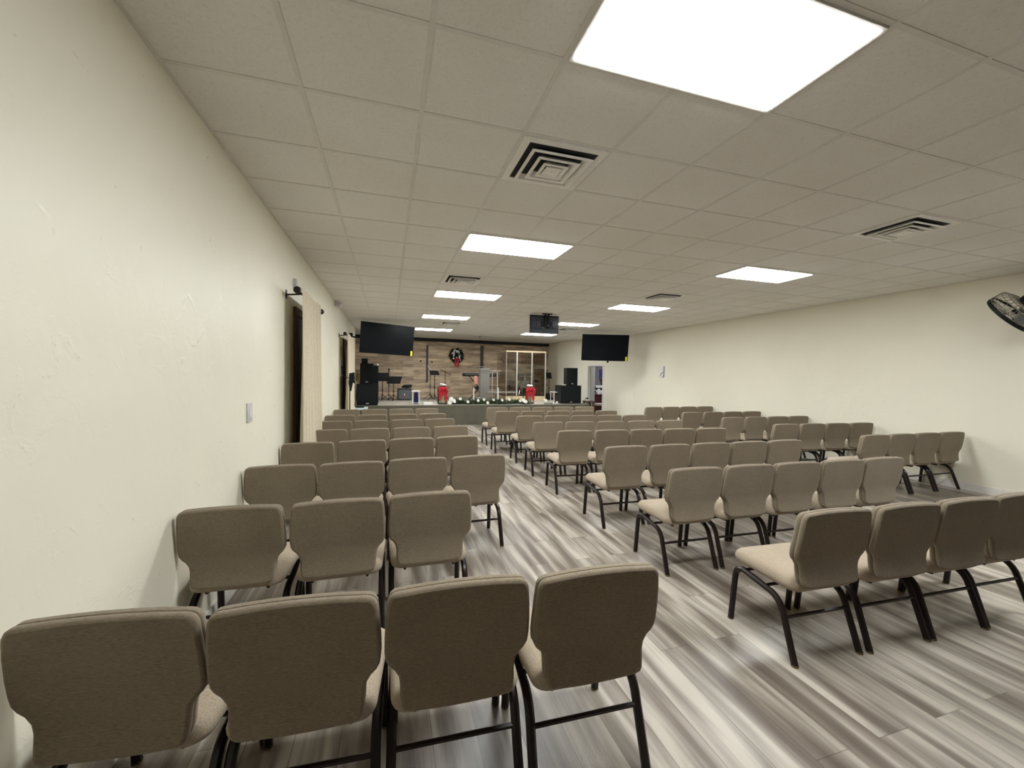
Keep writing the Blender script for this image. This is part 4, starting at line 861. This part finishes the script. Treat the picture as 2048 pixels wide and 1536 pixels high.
# boom light stand in front of the far curtain
q = at(699.5, 820, 9.45); p = at(704, 756, 9.45)
t = thing('folded_fan_stand', 'black clip-on device on a thin stand before the far curtain', 'stand', (q.x, 9.45, 0)); h = p.z
m = MB(); m.tube([(0, 0, .03), (0, 0, h)], .010, 6); m.build('pole', mBlack, t); legs_of(t, 3, .20, .5)
m = MB(); m.tube([(-.18, 0, h+.03), (.06, 0, h-.01)], .007, 6); m.build('arm', mBlack, t)
m = MB(); m.hexa([(-.02, -.03, h-.05), (.10, -.03, h-.12), (.10, .03, h-.12), (-.02, .03, h-.05), (-.01, -.03, h+.10), (.09, -.03, h+.12), (.09, .03, h+.12), (-.01, .03, h+.10)]); m.build('body', mBlack, t, 0)
m = MB(); m.hexa([(.0, -.02, h-.28), (.03, -.02, h-.28), (.03, .02, h-.28), (.0, .02, h-.28), (-.03, -.02, h-.06), (.07, -.02, h-.06), (.07, .02, h-.06), (-.03, .02, h-.06)]); m.build('hanging_strap', mBlack, t, 0)
# white table with tray by the far curtain
a, b = at(697, 819, 12.2), at(731, 819, 12.2); W = b.x-a.x
x_c = max((a.x+b.x)/2, XL+.25+W/2-.2)
t = thing('folding_table', 'white table beside the far curtain in front of the stage', 'table', (x_c, 12.2, 0)); H = at(715, 816.5, 12.2).z
m = MB(); m.box(-W/2, W/2, 0, .5, H-.05, H, .006); m.build('tabletop', mTeal, t)
for sx in (-1, 1):
    for y in (.04, .46): m = MB(); m.tube([(sx*(W/2-.04), y, 0), (sx*(W/2-.04), y, H-.05)], .012, 6); m.build('leg', mGreyPl, t)
m = MB(); m.box(-.11, .11, -.05, .07, 0, .035, .005); m.box(-.10, -.01, -.052, -.02, .036, .042); m.box(.01, .10, -.052, -.02, .036, .042); one('black_case', m, mBlack, 'small black case lying on the white table by the curtain', 'case', (x_c+.02, 12.4, H+.001))
# brown side table right of the stage, device on it
a, b = at(1164, 802, 13.4), at(1182, 802, 13.4); W = b.x-a.x; H = a.z
t = thing('wooden_table', 'small brown wooden table between right subwoofer and doorway', 'table', (max((a.x+b.x)/2, XS+.02+W/2+.02), 13.3, 0))
m = MB(); m.box(-W/2, W/2, 0, .36, H-.03, H, .005); m.build('tabletop', mBrownWood, t)
for sx in (-1, 1):
    for y in (.05, .31): m = MB(); m.box(sx*(W/2-.06)-.035, sx*(W/2-.06)+.035, y-.03, y+.03, 0, H-.03); m.build('leg', mBrownWood, t, 0)
m = MB(); m.box(-.06, .06, -.04, .04, 0, .13, .008); o = thing('radio_box', 'small pale box with black front on the brown table', 'box', (t.location.x-W*.25, 13.45, H+.001)); m.build('case', mWhite, o); m = MB(); m.box(-.045, .045, -.044, -.040, .07, .12); m.build('display', mBlack, o, 0)
# ------------------------------------------------------------------ things seen through the doorway
YB = 17.0
x0, x1, zt = span(1186, 1232, 789, YB); W = x1-x0
t = thing('desk', 'dark red wooden desk seen through the doorway', 'desk', ((x0+x1)/2, YB, 0)); H = zt
m = MB(); m.box(-W/2, W/2, 0, .7, H-.04, H, .005); m.build('desktop', mDesk, t)
m = MB(); m.box(-W/2+.03, W/2-.03, .02, .05, .02, H-.04); m.build('front_panel', mDesk, t, 0)
for s in (-1, 1): m = MB(); m.box(s*(W/2-.03)-.02, s*(W/2-.03)+.02, .02, .68, 0, H-.04); m.build('side_panel', mDesk, t, 0)
Hd = H
x0, x1, zt = span(1192, 1212, 771, YB+.35); W = x1-x0; t = thing('printer', 'white printer on the desk beyond the doorway', 'printer', ((x0+x1)/2, YB+.35, Hd+.001)); h = zt-Hd
m = MB(); m.box(-W/2, W/2, 0, .3, 0, h*.45, .01); m.box(-W/2, W/2, 0, .3, h*.72, h, .01); m.box(-W/2+.02, W/2-.02, .05, .3, h*.45, h*.72); m.build('body', mWhite, t)
m = MB(); m.box(-W/2+.02, W/2-.02, .03, .05, h*.45, h*.72); m.build('paper_slot', mBlack, t, 0)
m = MB(); m.box(-.07, .07, 0, .01, 0, .26); q = at(1197.5, 788, YB+.2); one('paper_sheet', m, mPaper, 'upright white paper on the desk beyond the doorway', 'paper', (q.x, YB+.2, Hd+.001), smooth=0)
q = at(1202, 771, YB+.5); t = thing('woven_basket', 'brown woven basket on the printer beyond the doorway', 'basket', (q.x+.06, YB+.5, zt+.002)); m = MB(); m.lathe([(.0, 0), (.06, 0), (.09, .16), (.14, .32), (.15, .34), (.14, .34), (.08, .16), (.0, .02)], (0, 0, 0), 16); m.build('basket_body', mBrownWood, t); m = MB(); m.tube([(.14*math.cos(2*PI*k/20), .14*math.sin(2*PI*k/20), .335) for k in range(21)], .014, 6); m.build('rim', mGold, t)
q = at(1204, 749, 18.58); m = MB(); m.box(-.2, .2, -.02, 0, -.25, .25); one('blue_picture', m, mat('blue_print', (.08, .12, .30), .6), 'blue picture on the wall beyond the doorway', 'picture', (q.x+.05, 18.6, q.z), smooth=0)
q = at(1201, 822, 16.0); t = thing('stool', 'stool with pale cushion in front of the desk beyond doorway', 'stool', (q.x+.06, 16.3, 0)); zs = at(1200, 806.5, 16.3).z
m = MB(); m.box(-.22, .22, -.2, .2, zs-.10, zs, .03); m.build('cushion', mBeigeCloth, t)
for sx in (-1, 1):
    for sy in (-1, 1): m = MB(); m.tube([(sx*.18, sy*.16, 0), (sx*.17, sy*.15, zs-.1)], .02, 6); m.build('leg', mDesk, t)

# ------------------------------------------------------------------ lights
def area(name, loc, sx, sy, power, col=(1, .965, .89)):
    l = bpy.data.lights.new(name, 'AREA'); l.shape = 'RECTANGLE'; l.size = sx; l.size_y = sy; l.energy = power; l.color = col
    o = bpy.data.objects.new(name, l); COL.objects.link(o); o.location = loc
area('back_room_fill', (9.6, 15.6, ZC-.05), 1.2, .6, 60, (.95, .96, 1))  # unseen area light added to brighten the room beyond the doorway
wd = bpy.data.worlds.new('world'); SC.world = wd; wd.use_nodes = True
wd.node_tree.nodes['Background'].inputs[0].default_value = (.9, .9, 1, 1); wd.node_tree.nodes['Background'].inputs[1].default_value = .0
SC.view_settings.view_transform = 'Standard'; SC.view_settings.look = 'None'; SC.view_settings.exposure = 0.0; SC.view_settings.gamma = 1.0
SC.cycles.use_denoising = True
SC.cycles.max_bounces = 10; SC.cycles.diffuse_bounces = 6; SC.cycles.transparent_max_bounces = 16
SC.cycles.sample_clamp_indirect = 8
